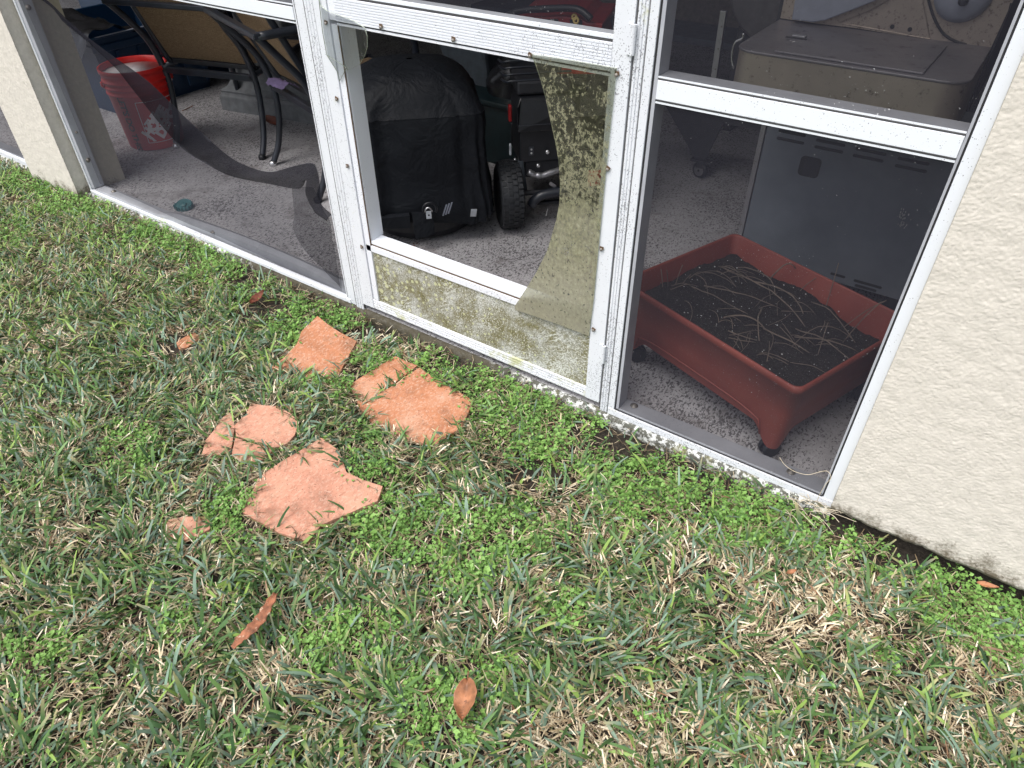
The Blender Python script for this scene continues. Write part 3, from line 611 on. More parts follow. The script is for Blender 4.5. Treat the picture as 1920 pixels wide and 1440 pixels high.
for (i,j,di,dj,L) in ((-.25,-.11,-.02,-.0,.07),(-.25,-.09,.01,-.03,.085),(-.245,-.07,.0,.02,.075),(-.25,-.12,.02,-.03,.06),(-.24,-.05,.03,.0,.06),(.16,.16,.06,.05,.10),(.2,.1,.03,.06,.12),(.08,.19,-.03,.05,.12),(-.02,.20,.03,.02,.06)):
    a=pl(i,j,FL+.205); b=pl(i+di*.5,j+dj*.5,FL+.205+L*.6); c=pl(i+di,j+dj,FL+.205+L); obj('dead_stem',MB().tube(crom([a,b,c],4),.0013,5),'wood_twig',pt,smooth=True)
for (i,j) in ((-.245,-.188),(.245,-.188),(.245,.188),(-.245,.188)):
    x,y,z=pl(i,j,FL); mb=MB(); d=random.uniform(0,3); axx=(math.cos(d),math.sin(d),0)
    mb.lathe([(.010,-.017),(.024,-.0165),(.026,-.012),(.026,-.004),(.018,-.002),(.018,.002),(.026,.004),(.026,.012),(.024,.0165),(.010,.017)],(x,y,FL+.026),18,axx)
    c=obj('caster',mb,'black_plastic',pt,smooth=False,bevel=.001); mb=MB(); mb.lathe([(.008,0),(.008,.03),(.016,.03)],(x,y,FL+.032),10); obj('caster_stem',mb,'black_plastic',c)

# ---- grill seen from its side
GL=-.63;GR=-.092
gr=thing('gas_grill','stained stainless gas grill seen from its side, slate panel behind the red planter','grill',(-.36,.95,FL))
# shelf (rounded front corners)
def shelf_outline(z,ins=0): 
    r=.055; out=[]
    for cx,cy,a0 in ((GR-r,.552+r,270),): pass
    pts=[(GR-ins,.912)]
    for k in range(7): a=R_(0-90*k/6); pts.append((GR-r-ins+r*math.cos(a),.552+r+ins+r*math.sin(a)))
    for k in range(7): a=R_(270-90*k/6); pts.append((GL+r+ins+r*math.cos(a),.552+r+ins+r*math.sin(a)))
    pts.append((GL+ins,.912)); return [(x,y,z) for x,y in pts]
mb=MB(); A=shelf_outline(.800); Bt=shelf_outline(.800); n=len(A)
mb.add(shelf_outline(.640)+shelf_outline(.793),[(i,i+1,n+i+1,n+i) for i in range(n-1)]); obj('shelf_skirt',mb,'shelf_front',gr,smooth=True)
mb=MB(); mb.prism(shelf_outline(.7935,-.002),(0,0,.0065)); obj('shelf_top',mb,'shelf_top',gr,bevel=.002)
c=[az(1452,96,.8035),az(1730,140,.8035),az(1775,88,.8035),az(1518,50,.8035)]
mb=MB(); mb.prism([tuple(p) for p in [(c[0][0],c[0][1],.8008),(c[1][0],c[0][1],.8008),(c[2][0],c[2][1],.8008),(c[0][0]-.0,c[2][1],.8008)]],(0,0,.005)); bl=obj('burner_lid',mb,'shelf_top',gr,bevel=.0015)
p=az(1502,70,.806); mb=MB(); mb.box(p[0]-.022,p[0]+.012,p[1]-.008,p[1]+.006,.806,.811); obj('lid_latch',mb,'galv',bl,bevel=.001)
mb=MB(); mb.box(p[0]-.035,p[0]+.02,p[1]-.022,p[1]-.010,.8058,.8066); obj('latch_slot',mb,'spline',bl)
# slate side panel of the cart with louvres
PY=.915
def pq(px,py): q=ay(px,py,PY); return (q[0],q[2])
mb=MB(); mb.box(-.600,-.068,PY,PY+.012,.05,.640); pn=obj('side_panel',mb,'grill_panel',gr,bevel=.001)
mb=MB(); mb.box(-.617,-.6015,PY-.006,PY+.03,FL+.06,.640); obj('corner_post',mb,'galv',gr,bevel=.001)
mb=MB(); mb.box(-.0665,-.052,PY-.002,PY+.03,FL+.06,.640); obj('corner_post',mb,'black_matte',gr)
def slot(px0,py0,px1,py1):
    a=pq(px0,py0); b=pq(px1,py1); z=(a[1]+b[1])/2; mb=MB(); mb.tube([(a[0],PY-.0002,z),(b[0],PY-.0002,z)],.0048,8,flat=.25); mb2=MB()
    for v in mb.v: mb2.v.append((v[0],PY-.0012+(v[1]-PY)*.0,v[2]))
    mb=MB(); pts=[]
    for k in range(9): t=math.pi/2+math.pi*k/8; pts.append((a[0]+.0045*math.cos(t),PY-.0006,z+.0045*math.sin(t)))
    for k in range(9): t=-math.pi/2+math.pi*k/8; pts.append((b[0]+.0045*math.cos(t),PY-.0006,z+.0045*math.sin(t)))
    mb.prism(pts,(0,-.0006,0)); obj('vent_slot',mb,'spline',pn)
for s in ((1463,243,1508,256),(1459,258,1505,269),(1533,262,1582,273),(1530,275,1578,285),(1607,279,1659,289),(1602,292,1654,301),(1686,297,1740,307),(1681,311,1735,321)): slot(*s)
for s in ((1604,524,1650,541),(1606,533,1640,547),(1560,512,1582,520)): slot(*s)
mb=MB()
for k in range(38):
    q=pq(1690+random.gauss(0,5)+k*.15,428-k*.9+random.gauss(0,3)); r=random.uniform(.0012,.0035); a=random.uniform(0,6); mb.add([(q[0]+r*.6*math.cos(a+i*1.26),PY-.0008,q[1]+r*1.3*math.sin(a+i*1.26)) for i in range(5)],[(0,1,2,3,4)])
obj('scuff_mark',mb,'ink_grey',pn,fix=False)['kind']='stuff'
h=pq(1518,313); pts=[(h[0]+u,PY-.0007,h[1]+w) for u,w in rrect(.0315,.0315,.013,6)]; mb=MB(); mb.prism(pts,(0,-.0006,0)); ho=obj('hose_hole',mb,'spline',pn)
pts=[(h[0]+u+.004,PY-.0016,h[1]+w-.004) for u,w in rrect(.022,.025,.010,6)]; mb=MB(); mb.prism(pts,(0,-.0004,0)); obj('tank_glimpse',mb,'black_matte',ho)
# end cap of the firebox and hood
EY=.912
mb=MB(); mb.box(-.640,-.085,EY,EY+.55,.640,.90); obj('firebox',mb,'black_matte',gr)
pts=[]
for px,py in ((1463,34),(1530,44),(1600,52),(1700,68),(1812,86),(1857,92),(1890,20),(1910,-60),(1480,-60),(1470,0)): q=ay(px,py,EY-.003); pts.append(q)
mb=MB(); mb.prism(pts,(0,.0022,0)); obj('end_cap',mb,'endcap',gr)
mb=MB(); mb.prism([(-.640,EY,.90),(-.085,EY,.90),(-.085,EY,1.08),(-.18,EY,1.22),(-.50,EY,1.25),(-.640,EY,1.10)],(0,.62,0)); obj('hood',mb,'endcap',gr)
gp=[(1484,37),(1524,42),(1548,38),(1590,22),(1640,2),(1665,-14),(1690,-60),(1500,-60)]; mb=MB(); mb.prism([ay(a,b,EY-.03) for a,b in gp],(0,.026,0)); obj('grey_shield',mb,'panel_grey',gr,bevel=.003)
mb=MB(); mb.tube(crom([ay(a,b,EY-.005) for a,b in ((1733,-40),(1741,0),(1752,35),(1768,62),(1790,77),(1812,84))],5),.0035,6); obj('seam',mb,'spline',gr)
mb=MB(); mb.tube(crom([ay(a,b,EY-.004) for a,b in ((1574,43),(1585,38),(1630,20),(1680,-8))],5),.0016,5); mb.tube(crom([ay(a,b,EY-.004) for a,b in ((1574,43),(1660,58),(1738,72),(1742,66),(1730,0))],5),.0013,5); obj('pressed_rib',mb,'endcap',gr)
for a,b in ((1673,50),(1706,55)):
    q=ay(a,b,EY-.004); mb=MB(); mb.lathe([(.0055,0),(.0055,.001)],q,12,(0,-1,0)); obj('screw_hole',mb,'spline',gr)
q=ay(1808,-12,EY-.004); mb=MB(); mb.lathe([(.066,0),(.064,.010),(.050,.022),(.022,.029),(.003,.030)],q,28,(0,-1,0)); rd=obj('round_boss',mb,'panel_grey',gr,smooth=True)
q2=ay(1806,2,EY-.036); mb=MB(); mb.lathe([(.012,0),(.010,.006),(.004,.009)],q2,12,(0,-1,0)); obj('boss_bolt',mb,'black_matte',rd,smooth=True)
for x in (-.59,-.09):
    for y in (.96,1.45): mb=MB(); mb.lathe([(.008,-.012),(.026,-.012),(.028,0),(.026,.012),(.008,.012)],(x,y,FL+.028),16,(0,1,0)); obj('caster',mb,'black_plastic',gr)
mb=MB(); mb.box(-.61,-.07,.93,1.47,.05,.08); obj('base_shelf',mb,'black_matte',gr)
mb=MB(); mb.box(-.04,-.025,.30,1.0,.3,1.0); 

# ---- barrel smoker on a cart behind
q=ay(1466,-22,1.3); bx,bz=q[0],q[2]
sm=thing('barrel_smoker','dark barrel smoker on tapered cart legs behind the gas grill, its caster on the floor','smoker',(bx-.06,1.6,FL))
mb=MB(); mb.lathe([(.02,-.004),(.165,0),(.178,.012),(.182,.03),(.182,.66),(.165,.69),(.02,.70)],(bx,1.30,bz),40,(0,1,0)); obj('barrel',mb,'tan_enamel',sm,smooth=True)
cq=az(1310,333,FL); cx,cy=cq[0]+.0,cq[1]
mb=MB(); a=ay(1235,175,cy); b=ay(1375,190,cy); e1=ay(1302,296,cy-.01); e2=ay(1322,300,cy-.01); mb.prism([a,b,e2,e1],(0,.012,0)); obj('cart_leg',mb,'black_matte',sm)
mb=MB(); mb.box(cx-.045,cx+.045,cy-.02,cy+.02,FL+.075,FL+.083); obj('caster_plate',mb,'black_matte',sm)
mb=MB(); mb.lathe([(.012,-.010),(.030,-.010),(.036,-.006),(.036,.006),(.030,.010),(.012,.010)],(cx,cy,FL+.036),22,(.25,1,0)); w=obj('caster_wheel',mb,'rubber',sm,bevel=.001)
mb=MB(); mb.lathe([(.0245,-.0112),(.0245,.0112)],(cx,cy,FL+.036),18,(.25,1,0)); hb=obj('caster_hub',mb,'galv',w)
mb=MB(); mb.lathe([(.005,-.014),(.005,.014)],(cx,cy,FL+.036),8,(.25,1,0)); mb.box(cx-.016,cx+.016,cy+.012,cy+.016,FL+.03,FL+.076); mb.box(cx-.016,cx+.016,cy-.018,cy-.014,FL+.05,FL+.076); obj('caster_fork',mb,'black_matte',w)
a=ay(1355,38,1.28); b=ay(1340,140,1.28); mb=MB(); mb.obox((a+b)/2,(1,0,0),(0,1,0),(a-b)/np.linalg.norm(a-b),.021,.018,np.linalg.norm(a-b)+.06); ps=obj('steel_upright',mb,'galv',sm,bevel=.001)
for t in (.12,.5,.9): q=b+(a-b)*t; mb=MB(); mb.lathe([(.0028,0),(.0028,.002)],(q[0]+.003,q[1]-.0095,q[2]),8,(0,-1,0)); obj('bolt',mb,'screw',ps)
mb=MB(); mb.tube(crom([ay(x,y,1.15) for x,y in ((1394,62),(1392,72),(1380,78),(1374,92),(1372,112),(1376,128))],4),.0042,7); obj('handle',mb,'chrome',sm,smooth=True)
mb=MB(); mb.box(bx-.16,bx+.16,1.42,1.50,.30,bz-.10); obj('cart_brace',mb,'black_matte',sm)

# ---- covered kettle / bulky thing under a black cover
f0=az(906,396,.10); f1=az(690,421,.085)
d=f1[:2]-f0[:2]; Lw_=np.linalg.norm(d); d/=Lw_; nrm=np.array([-d[1],d[0]]); 
if nrm@(-f0[:2]+np.array([0,-1.35]))<0: nrm=-nrm
cv=thing('covered_grill','bulky rounded shape under a loose black fabric cover, seen through the broken pane','covered grill',((f0[0]+f1[0])/2-nrm[0]*.26,(f0[1]+f1[1])/2-nrm[1]*.26,FL))
W=Lw_+.06; Dp=.46; TZ=.555
cc=(f0[:2]+f1[:2])/2-nrm*Dp/2+d*.0
def cvp(u,w,z): return np.array([cc[0]+d[0]*u*W/2+nrm[0]*w*Dp/2,cc[1]+d[1]*u*W/2+nrm[1]*w*Dp/2,z])
P=[]; NU=150
def crease(u,w):
    return (-.016*math.exp(-((u-.55)/.03)**2)-.014*math.exp(-((u+.10)/.025)**2)+.010*math.exp(-((u+.02)/.05)**2)+.012*math.exp(-((u-.66)/.05)**2)-.012*math.exp(-((u+.62)/.03)**2)) if w>0 else 0
levels=[(0.055,1.03),(.09,1.05),(.14,1.045),(.18,1.035),(.24,1.02),(.30,1.01),(.36,1.0),(.41,.995),(.445,.99),(.455,.985),(.459,.975),(.463,.955),(.485,.915),(.515,.84),(.545,.73),(.57,.56),(.585,.33),(.590,.03)]
for zi,(z,s) in enumerate(levels):
    row=[]
    for k in range(NU+1):
        a=2*math.pi*k/NU; cu,sw=math.cos(a),math.sin(a); e=.22
        u=math.copysign(abs(cu)**e,cu); w=math.copysign(abs(sw)**e,sw); m=.6*max(0,min(1,(z-.50)/.08)); u=u*(1-m)+cu*m; w=w*(1-m)+sw*m
        p=cvp(u*s,w*s,z); q=(p[0]*5,p[1]*5,z*2.2)
        fold=(mn.noise((p[0]*9,p[1]*9,z*2.0))*.020+mn.noise((p[0]*22,p[1]*22,z*3))*.012+(.5-z)*.03*math.sin(a*17+mn.noise((p[0]*5,p[1]*5,z*3))*4)+mn.noise((p[0]*4,p[1]*4,z*14))*.010+crease(u,w))*(1 if z<.44 else .6)
        dr_=np.array([p[0]-cc[0],p[1]-cc[1],0]); dr_/=np.linalg.norm(dr_)+1e-6
        zz=z+(mn.noise((p[0]*6,p[1]*6,3))*.030+.02 if zi==0 else 0)-(.0 if zi else .0)
        p=p+dr_*fold; p[2]=FL+zz+.02; row.append(p)
    P.append(row)
co=obj('fabric_cover',MB().grid(P),'cover',cv,smooth=True)
mb=MB(); pts=[P[9][k]+np.array([0,0,.001]) for k in range(0,NU+1,1)]; mb.tube(pts,.0018,5,False); obj('seam',mb,'cover',co)
# what shows under the cover: round dark base, cleat, clip and hasp
bc=cvp(-.02,.02,FL); mb=MB(); mb.lathe([(.18,0),(.205,.004),(.215,.03),(.215,.10),(.20,.12)],(cvp(.0,.0,FL)[0],cvp(0,0,FL)[1],FL+.012),40); obj('round_base',mb,'black_plastic',cv,smooth=False,bevel=.003)
def fp(px,py,off=.03):      # point on the front plane of the cover
    d_=ray(px,py); n3=np.array([nrm[0],nrm[1],0]); p0=np.array([*(cc+nrm*(Dp/2+off)),0]); return CAM+d_*((n3@(p0-CAM))/(n3@d_))
D3=np.array([d[0],d[1],0]); N3=np.array([nrm[0],nrm[1],0])
mb=MB(); mb.prism([fp(772,400,.035),fp(812,400,.035),fp(815,438,.045),fp(800,444,.05),fp(779,449,.05)],tuple(-N3*.012)); obj('loose_flap',mb,'cover',cv)
mb=MB(); mb.prism([fp(690,412,.02),fp(768,405,.03),fp(770,428,.03),fp(692,430,.02)],tuple(-N3*.03)); obj('lower_band',mb,'cover',cv)
q=fp(806,392,.060)
mb=MB(); mb.tube([q+D3*(-.024*math.cos(t))+np.array([0,0,.024*math.sin(t)]) for t in np.linspace(-.6,3.7,18)],.0048,7); obj('grab_ring',mb,'black_plastic',cv,smooth=True)
q=fp(804,403,.072); mb=MB(); mb.obox(q,D3,N3,(0,0,1),.019,.003,.030); hs=obj('hasp',mb,'tag',cv,bevel=.002)
mb=MB(); mb.tube([q+D3*(.012*math.cos(t))+np.array([0,0,.012+.016*math.sin(t)]) for t in np.linspace(0,3.14,10)],.0030,6); obj('hasp_loop',mb,'chrome',cv,smooth=True)
mb=MB(); mb.lathe([(.0035,0),(.0035,.001)],q+N3*.0018,8,tuple(N3)); obj('hasp_hole',mb,'spline',hs)
q=fp(888,399,.03); k_=np.array([.25,-.1,.95]); k_/=np.linalg.norm(k_); s_=D3+k_*.4; s_-=k_*(s_@k_); s_/=np.linalg.norm(s_); mb=MB(); mb.obox(q,s_,np.cross(k_,s_),k_,.022,.001,.034); obj('wash_tag',mb,'tag',cv)
for k in range(3):
    q=fp(834+k*5,394-k*2,.04); mb=MB(); mb.obox(q,D3,N3,(-.35*D3[0],-.35*D3[1],.94),.005,.003,.045); obj('grille_bar',mb,'panel_grey',cv)

# ---- red and black generator with knobbly tyre
ty=az(955,441,FL); vdir=np.array([ty[0],ty[1]+1.35]); vdir/=np.linalg.norm(vdir); axw=np.array([-vdir[1]*-1,-vdir[0],0]); axw=np.array([vdir[1],-vdir[0],0]); 
cA,sA=math.cos(.16),math.sin(.16); axw=np.array([axw[0]*cA-axw[1]*sA,axw[0]*sA+axw[1]*cA,0]); fw=np.array([-axw[1],axw[0],0])
wc=np.array([ty[0],ty[1],FL])+np.array([vdir[0],vdir[1],0])*.085+np.array([0,0,.130])
ge=thing('portable_generator','red and black portable generator with one knobbly black tyre, beside the covered grill','generator',(wc[0]+.2,wc[1]+.25,FL))
mb=MB(); mb.lathe([(.060,-.034),(.085,-.042),(.108,-.045),(.120,-.040),(.1255,-.025),(.127,0),(.1255,.025),(.120,.040),(.108,.045),(.085,.042),(.060,.034)],wc,48,axw); tw_=obj('tyre',mb,'rubber',ge,smooth=True)
mb=MB()
for k in range(34):
    for row,off in ((-.030,0),(-.010,.5),(.010,0),(.030,.5)):
        a=2*math.pi*(k+off)/34; rad=.1255 if abs(row)<.02 else .1215; er=fw*math.cos(a)+np.array([0,0,1])*math.sin(a); et=-fw*math.sin(a)+np.array([0,0,1])*math.cos(a)
        mb.obox(wc+er*(rad+.0015)+axw*row,axw,et,er,.0165,.0165,.007)
obj('tread_blocks',mb,'rubber',tw_,bevel=.001)
mb=MB(); mb.lathe([(.012,-.038),(.058,-.036),(.062,-.026),(.062,.026),(.058,.036),(.012,.038)],wc,28,axw); obj('rim',mb,'black_matte',ge)
def gp_(a,b,c): return wc+axw*a+fw*b+np.array([0,0,c])   # along axle (to the right), away from camera, up
mb=MB(); mb.tube([gp_(.03,0,0),gp_(.55,0,0)],.010,10); obj('axle',mb,'black_matte',ge)
mb=MB(); mb.tube(crom([gp_(.085,-.02,-.045),gp_(.10,-.02,-.02),gp_(.15,-.02,.0),gp_(.30,-.02,.01),gp_(.55,-.02,.015)],5),.019,12); obj('frame_tube',mb,'dark_frame',ge,smooth=True)
mb=MB(); mb.tube([gp_(.06,.02,.0),gp_(.045,.03,.12)],.017,10); obj('bracket',mb,'slate_cloth',ge,smooth=True)
mb=MB(); mb.obox(gp_(.30,.20,.10),axw,fw,(0,0,1),.46,.34,.10); mb.obox(gp_(.28,.02,-.055),axw,fw,(0,0,1),.36,.02,.012); obj('base_tray',mb,'black_matte',ge,bevel=.004)
mb=MB(); mb.obox(gp_(.15,.10,.20),axw,fw,(0,0,1),.21,.16,.18); obj('engine_block',mb,'black_plastic',ge,bevel=.008)
mb=MB(); mb.prism([gp_(.035,.005,.235),gp_(.25,.005,.235),gp_(.25,.005,.325),gp_(.225,.03,.352),gp_(.05,.03,.352),gp_(.035,.005,.325)],tuple(fw*.14)); obj('air_filter_box',mb,'black_plastic',ge,bevel=.004)
mb=MB(); mb.tube([gp_(.033,.0,.262),gp_(.252,.0,.262)],.0016,5); obj('filter_seam',mb,'dark_frame',ge)
for k in range(4):
    z=.405+k*.0165; mb=MB(); y=.05+k*.022; mb.tube(crom([gp_(.0,y+.10,z-.02),gp_(.005,y+.02,z-.008),gp_(.03,y,z),gp_(.15,y,z),gp_(.28,y,z)],4),.0042,6); obj('muffler_guard',mb,'dark_frame',ge,smooth=True)
for k in range(4): mb=MB(); mb.tube([gp_(.05+k*.05,.048,.372),gp_(.05+k*.05,.048,.398)],.0045,7); obj('stud',mb,'dark_frame',ge)
mb=MB(); mb.obox(gp_(.14,.12,.38),axw,fw,(0,0,1),.20,.16,.05); obj('muffler',mb,'black_matte',ge,bevel=.01)
for a,b,c,r in ((.115,-.012,.105,.0085),(.150,-.012,.155,.009),(.03,-.01,.115,.007),(.025,-.01,.135,.006)):
    mb=MB(); mb.lathe([(r,0),(r,.006),(r*.6,.009)],gp_(a,b+.02,c),10,tuple(-fw)); obj('bolt_head',mb,'chrome',ge,smooth=True)
mb=MB(); mb.tube(crom([gp_(.075,0,.085),gp_(.10,-.005,.073),gp_(.13,-.008,.07),gp_(.165,-.005,.078),gp_(.20,0,.083)],4),[.012,.014,.012,.014,.010,.012,.014,.012,.011,.012,.012,.012,.012,.012,.012,.012,.012][:17],8); obj('carburettor_bowl',mb,'galv',ge,smooth=True)
mb=MB(); mb.obox(gp_(.090,.018,.158),axw,fw,(0,0,1),.017,.004,.034); sw_=obj('switch_plate',mb,'dark_frame',ge,bevel=.001)
for k in (-.007,.007): mb=MB(); mb.lathe([(.0038,0),(.0038,.002)],gp_(.090,.0155,.158+k),8,tuple(-fw)); obj('switch_button',mb,'ink_grey',sw_)
mb=MB(); mb.obox(gp_(.012,.03,.30),axw,fw,(0,0,1),.012,.02,.06); obj('red_cap',mb,'red_paint',ge,bevel=.004)
mb=MB(); mb.obox(gp_(.010,.02,.17),axw,fw,(0,0,1),.008,.01,.045); obj('pale_tube',mb,'tag',ge,bevel=.003)
mb=MB(); mb.obox(gp_(.27,-.03,.085),axw,fw,(0,0,1),.11,.02,.17); obj('recoil_cover',mb,'black_plastic',ge,bevel=.01)
mb=MB(); mb.obox(gp_(.33,-.045,.06),axw,fw,(0,0,1),.06,.015,.06); obj('red_guard',mb,'red_paint',ge,bevel=.004)
mb=MB(); mb.tube([gp_(.14,-.045,-.08),gp_(.145,-.046,-.05)],.0025,5); obj('wire',mb,'chrome',ge)
mb=MB(); mb.obox(gp_(.17,-.01,.03),(axw*.8+np.array([0,0,-.6])),fw,(axw*.6+np.array([0,0,.8])),.03,.006,.012); obj('lever',mb,'galv',ge)
# tank console on top (seen above the door rail)
def rq(px,py,y): return ay(px,py,y)
TY=.98
body=[(962,34),(1050,30),(1085,32),(1100,42),(1130,44),(1128,58),(1112,60),(1118,90),(1120,140),(965,140)]
mb=MB(); mb.prism([rq(a,b,TY) for a,b in body],(-.10,.30,0)); tk=obj('fuel_tank',mb,'red_paint',ge,bevel=.006)
mb=MB(); mb.prism([rq(a,b,TY-.004) for a,b in ((955,38),(1046,36),(1052,60),(1052,135),(955,135))],(0,.003,0)); obj('control_panel',mb,'black_plastic',tk,bevel=.001)
mb=MB(); mb.tube(crom([rq(a,b,TY-.02) for a,b in ((950,30),(975,20),(1010,17),(1060,15),(1085,18),(1100,28),(1108,36))],5),.012,9); obj('carry_handle',mb,'black_plastic',ge,smooth=True)
mb=MB(); mb.prism([rq(a,b,TY-.006) for a,b in ((1068,37),(1090,38),(1092,55),(1088,62),(1070,60))],(0,.004,0)); obj('black_bracket',mb,'black_plastic',tk)
mb=MB(); 
for (cx_,cy_,r_) in ((1077,32,.0085),(1080,38,.0095)): mb.tube([rq(cx_,cy_,TY-.012)+np.array([r_*math.cos(t),0,r_*math.sin(t)]) for t in np.linspace(0,6.3,14)],.0036,6,False)
obj('yellow_ring',mb,'yellow',tk,smooth=True)

# ---- text helper
def text_mb(s,size,font_shear=0.0,spacing=1.0,bold=.0):
    cu=bpy.data.curves.new('t','FONT'); cu.body=s; cu.size=size; cu.shear=font_shear; cu.offset=bold; cu.space_character=spacing; cu.resolution_u=3
    o=bpy.data.objects.new('t',cu); C.objects.link(o); dg=bpy.context.evaluated_depsgraph_get(); dg.update()
    me=o.evaluated_get(dg).to_mesh(); vs=[(v.co.x,v.co.y) for v in me.vertices]; fs=[tuple(p.vertices) for p in me.polygons]
    o.evaluated_get(dg).to_mesh_clear(); bpy.data.objects.remove(o); bpy.data.curves.remove(cu); return vs,fs
def text_plane(name,s,size,org,ux,uz,mat,par,**k):
    vs,fs=text_mb(s,size,**k); org,ux,uz=map(np.array,(org,ux,uz)); mb=MB().add([org+ux*a+uz*b for a,b in vs],fs); return obj(name,mb,mat,par,fix=False)
q=rq(1032,39.5,TY-.0075); text_plane('panel_lettering','XP',.012,q,(1,0,0),(0,0,1),'ink_grey',tk)

# ---- red bucket
bc=az(301,281,FL); vd=np.array([bc[0],bc[1]+1.35]); vd/=np.linalg.norm(vd); bcx,bcy=bc[0]+vd[0]*.127,bc[1]+vd[1]*.127
bk=thing('bucket','red plastic bucket with white crust inside and printed sides, half behind the torn screen','bucket',(bcx,bcy,FL))
BH=.365; rb,rt=.128,.149
prof=[(.02,0),(rb-.006,0),(rb,.006),(rb+.0155,.255),(rb+.020,.257),(rb+.020,.262),(rb+.016,.264),(rb+.017,.282),(rb+.0215,.284),(rb+.0215,.289),(rb+.0175,.291),(rb+.018,.308),(rb+.0235,.310),(rb+.0235,.316),(rb+.019,.318),(rb+.0195,.345),(rt+.004,.347),(rt+.004,BH),(rt,BH+.002),(rt-.004,BH),(rt-.006,.34),(rb-.002,.02),(.02,.015)]
mb=MB(); mb.lathe(prof,(bcx,bcy,FL),72); obj('shell',mb,'bucket',bk,smooth=False,bevel=.0)
for p_ in bk.children: 
    p_.data.shade_smooth()
P=[]
mb=MB(); mb.lathe([(.001,.332),(.05,.333),(.10,.330),(.135,.333),(rt-.0055,.339)],(bcx,bcy,FL),48); cr=obj('white_crust',mb,'white_crust',bk,smooth=True)
q=az(285,109,FL+.338); mb=MB(); mb.tube([q+np.array([.010*math.cos(t),.010*math.sin(t),0]) for t in np.linspace(0,3.3,9)],.0022,5); obj('dark_hole',mb,'spline',cr)
# handle (white grip hanging down on the far side) and lugs
ang0=math.atan2(-1.35-bcy,-bcx)       # azimuth from bucket to camera
def bpt(ang,z,off=.0006):   # point on side at azimuth offset (positive = camera right)
    a=ang0+ang; r=rb+.0155*min(z,.255)/.255+off; return np.array([bcx+r*math.cos(a),bcy+r*math.sin(a),FL+z])
for s in (-1,1):
    a=ang0+s*1.45; r=rb+.022; mb=MB(); mb.lathe([(.014,0),(.014,.006),(.008,.010)],(bcx+r*math.cos(a),bcy+r*math.sin(a),FL+.30),12,(math.cos(a),math.sin(a),0)); obj('handle_lug',mb,'bucket',bk)
mb=MB(); pts=[]
for t in np.linspace(-1.45,1.45,24):
    a=ang0+math.pi-t*1.0; pts.append((bcx+(rb+.034)*math.cos(a),bcy+(rb+.034)*math.sin(a),FL+.30-.16*math.cos(t/1.45*math.pi/2)))
mb.tube(pts,.0022,6); obj('bail_handle',mb,'chrome',bk,smooth=True)
def wrap_text(name,s,size,a0,z0,rot,mat,**k):
    vs,fs=text_mb(s,size,**k); c_,s_=math.cos(rot),math.sin(rot); out=[]
    for u,v in vs:
        x=u*c_-v*s_; y=u*s_+v*c_; out.append(bpt(a0+x/(rb+.008),z0+y,.0009))
    return obj(name,MB().add(out,fs),mat,bk,fix=False)
# bucket print: black slogan running down the side, white outlined emblem with slanted stencil words
wrap_text('black_slogan',"LET'S DO THIS.",.044,-.86,.262,-math.pi/2,'ink_black',bold=.0012,spacing=.92)
def band(a0,z0,a1,z1,w=.0028):
    n=10; out=[];mb=MB()
    for k in range(n+1):
        t=k/n; out.append((a0+(a1-a0)*t,z0+(z1-z0)*t))
    for (p,q) in zip(out[:-1],out[1:]):
        dx=(q[0]-p[0])*(rb+.008); dz=q[1]-p[1]; L=math.hypot(dx,dz); nx,nz=-dz/L*w/2,dx/L*w/2; f=lambda p,s:bpt(p[0]+s*nx/(rb+.008),p[1]+s*nz,.0009)
        mb.add([f(p,1),f(q,1),f(q,-1),f(p,-1)],[(0,1,2,3)])
    return mb
mb=MB()
for a in ((-.30,.232,.95,.232),(-.30,.232,-.30,.040),(-.30,.040,.95,.040),(.95,.040,.95,.232)): b_=band(*a); mb.add(b_.v,b_.f)
obj('white_border',mb,'ink_white',bk,fix=False)
wrap_text('emblem_lettering','THE',.042,-.10,.110,.78,'ink_white',bold=.0025)
wrap_text('emblem_lettering','HOME',.062,-.22,.058,.78,'ink_white',bold=.004,spacing=.92)
wrap_text('emblem_lettering','DEPOT',.062,.22,.052,.78,'ink_white',bold=.004,spacing=.92)
mb=MB(); mb.add([bpt(-.285,.098,.001),bpt(-.24,.086,.001),bpt(-.10,.062,.001),bpt(-.02,.045,.001),bpt(-.13,.045,.001),bpt(-.285,.090,.001)],[(0,1,2,3,4,5)]); obj('white_wedge',mb,'ink_white',bk,fix=False)

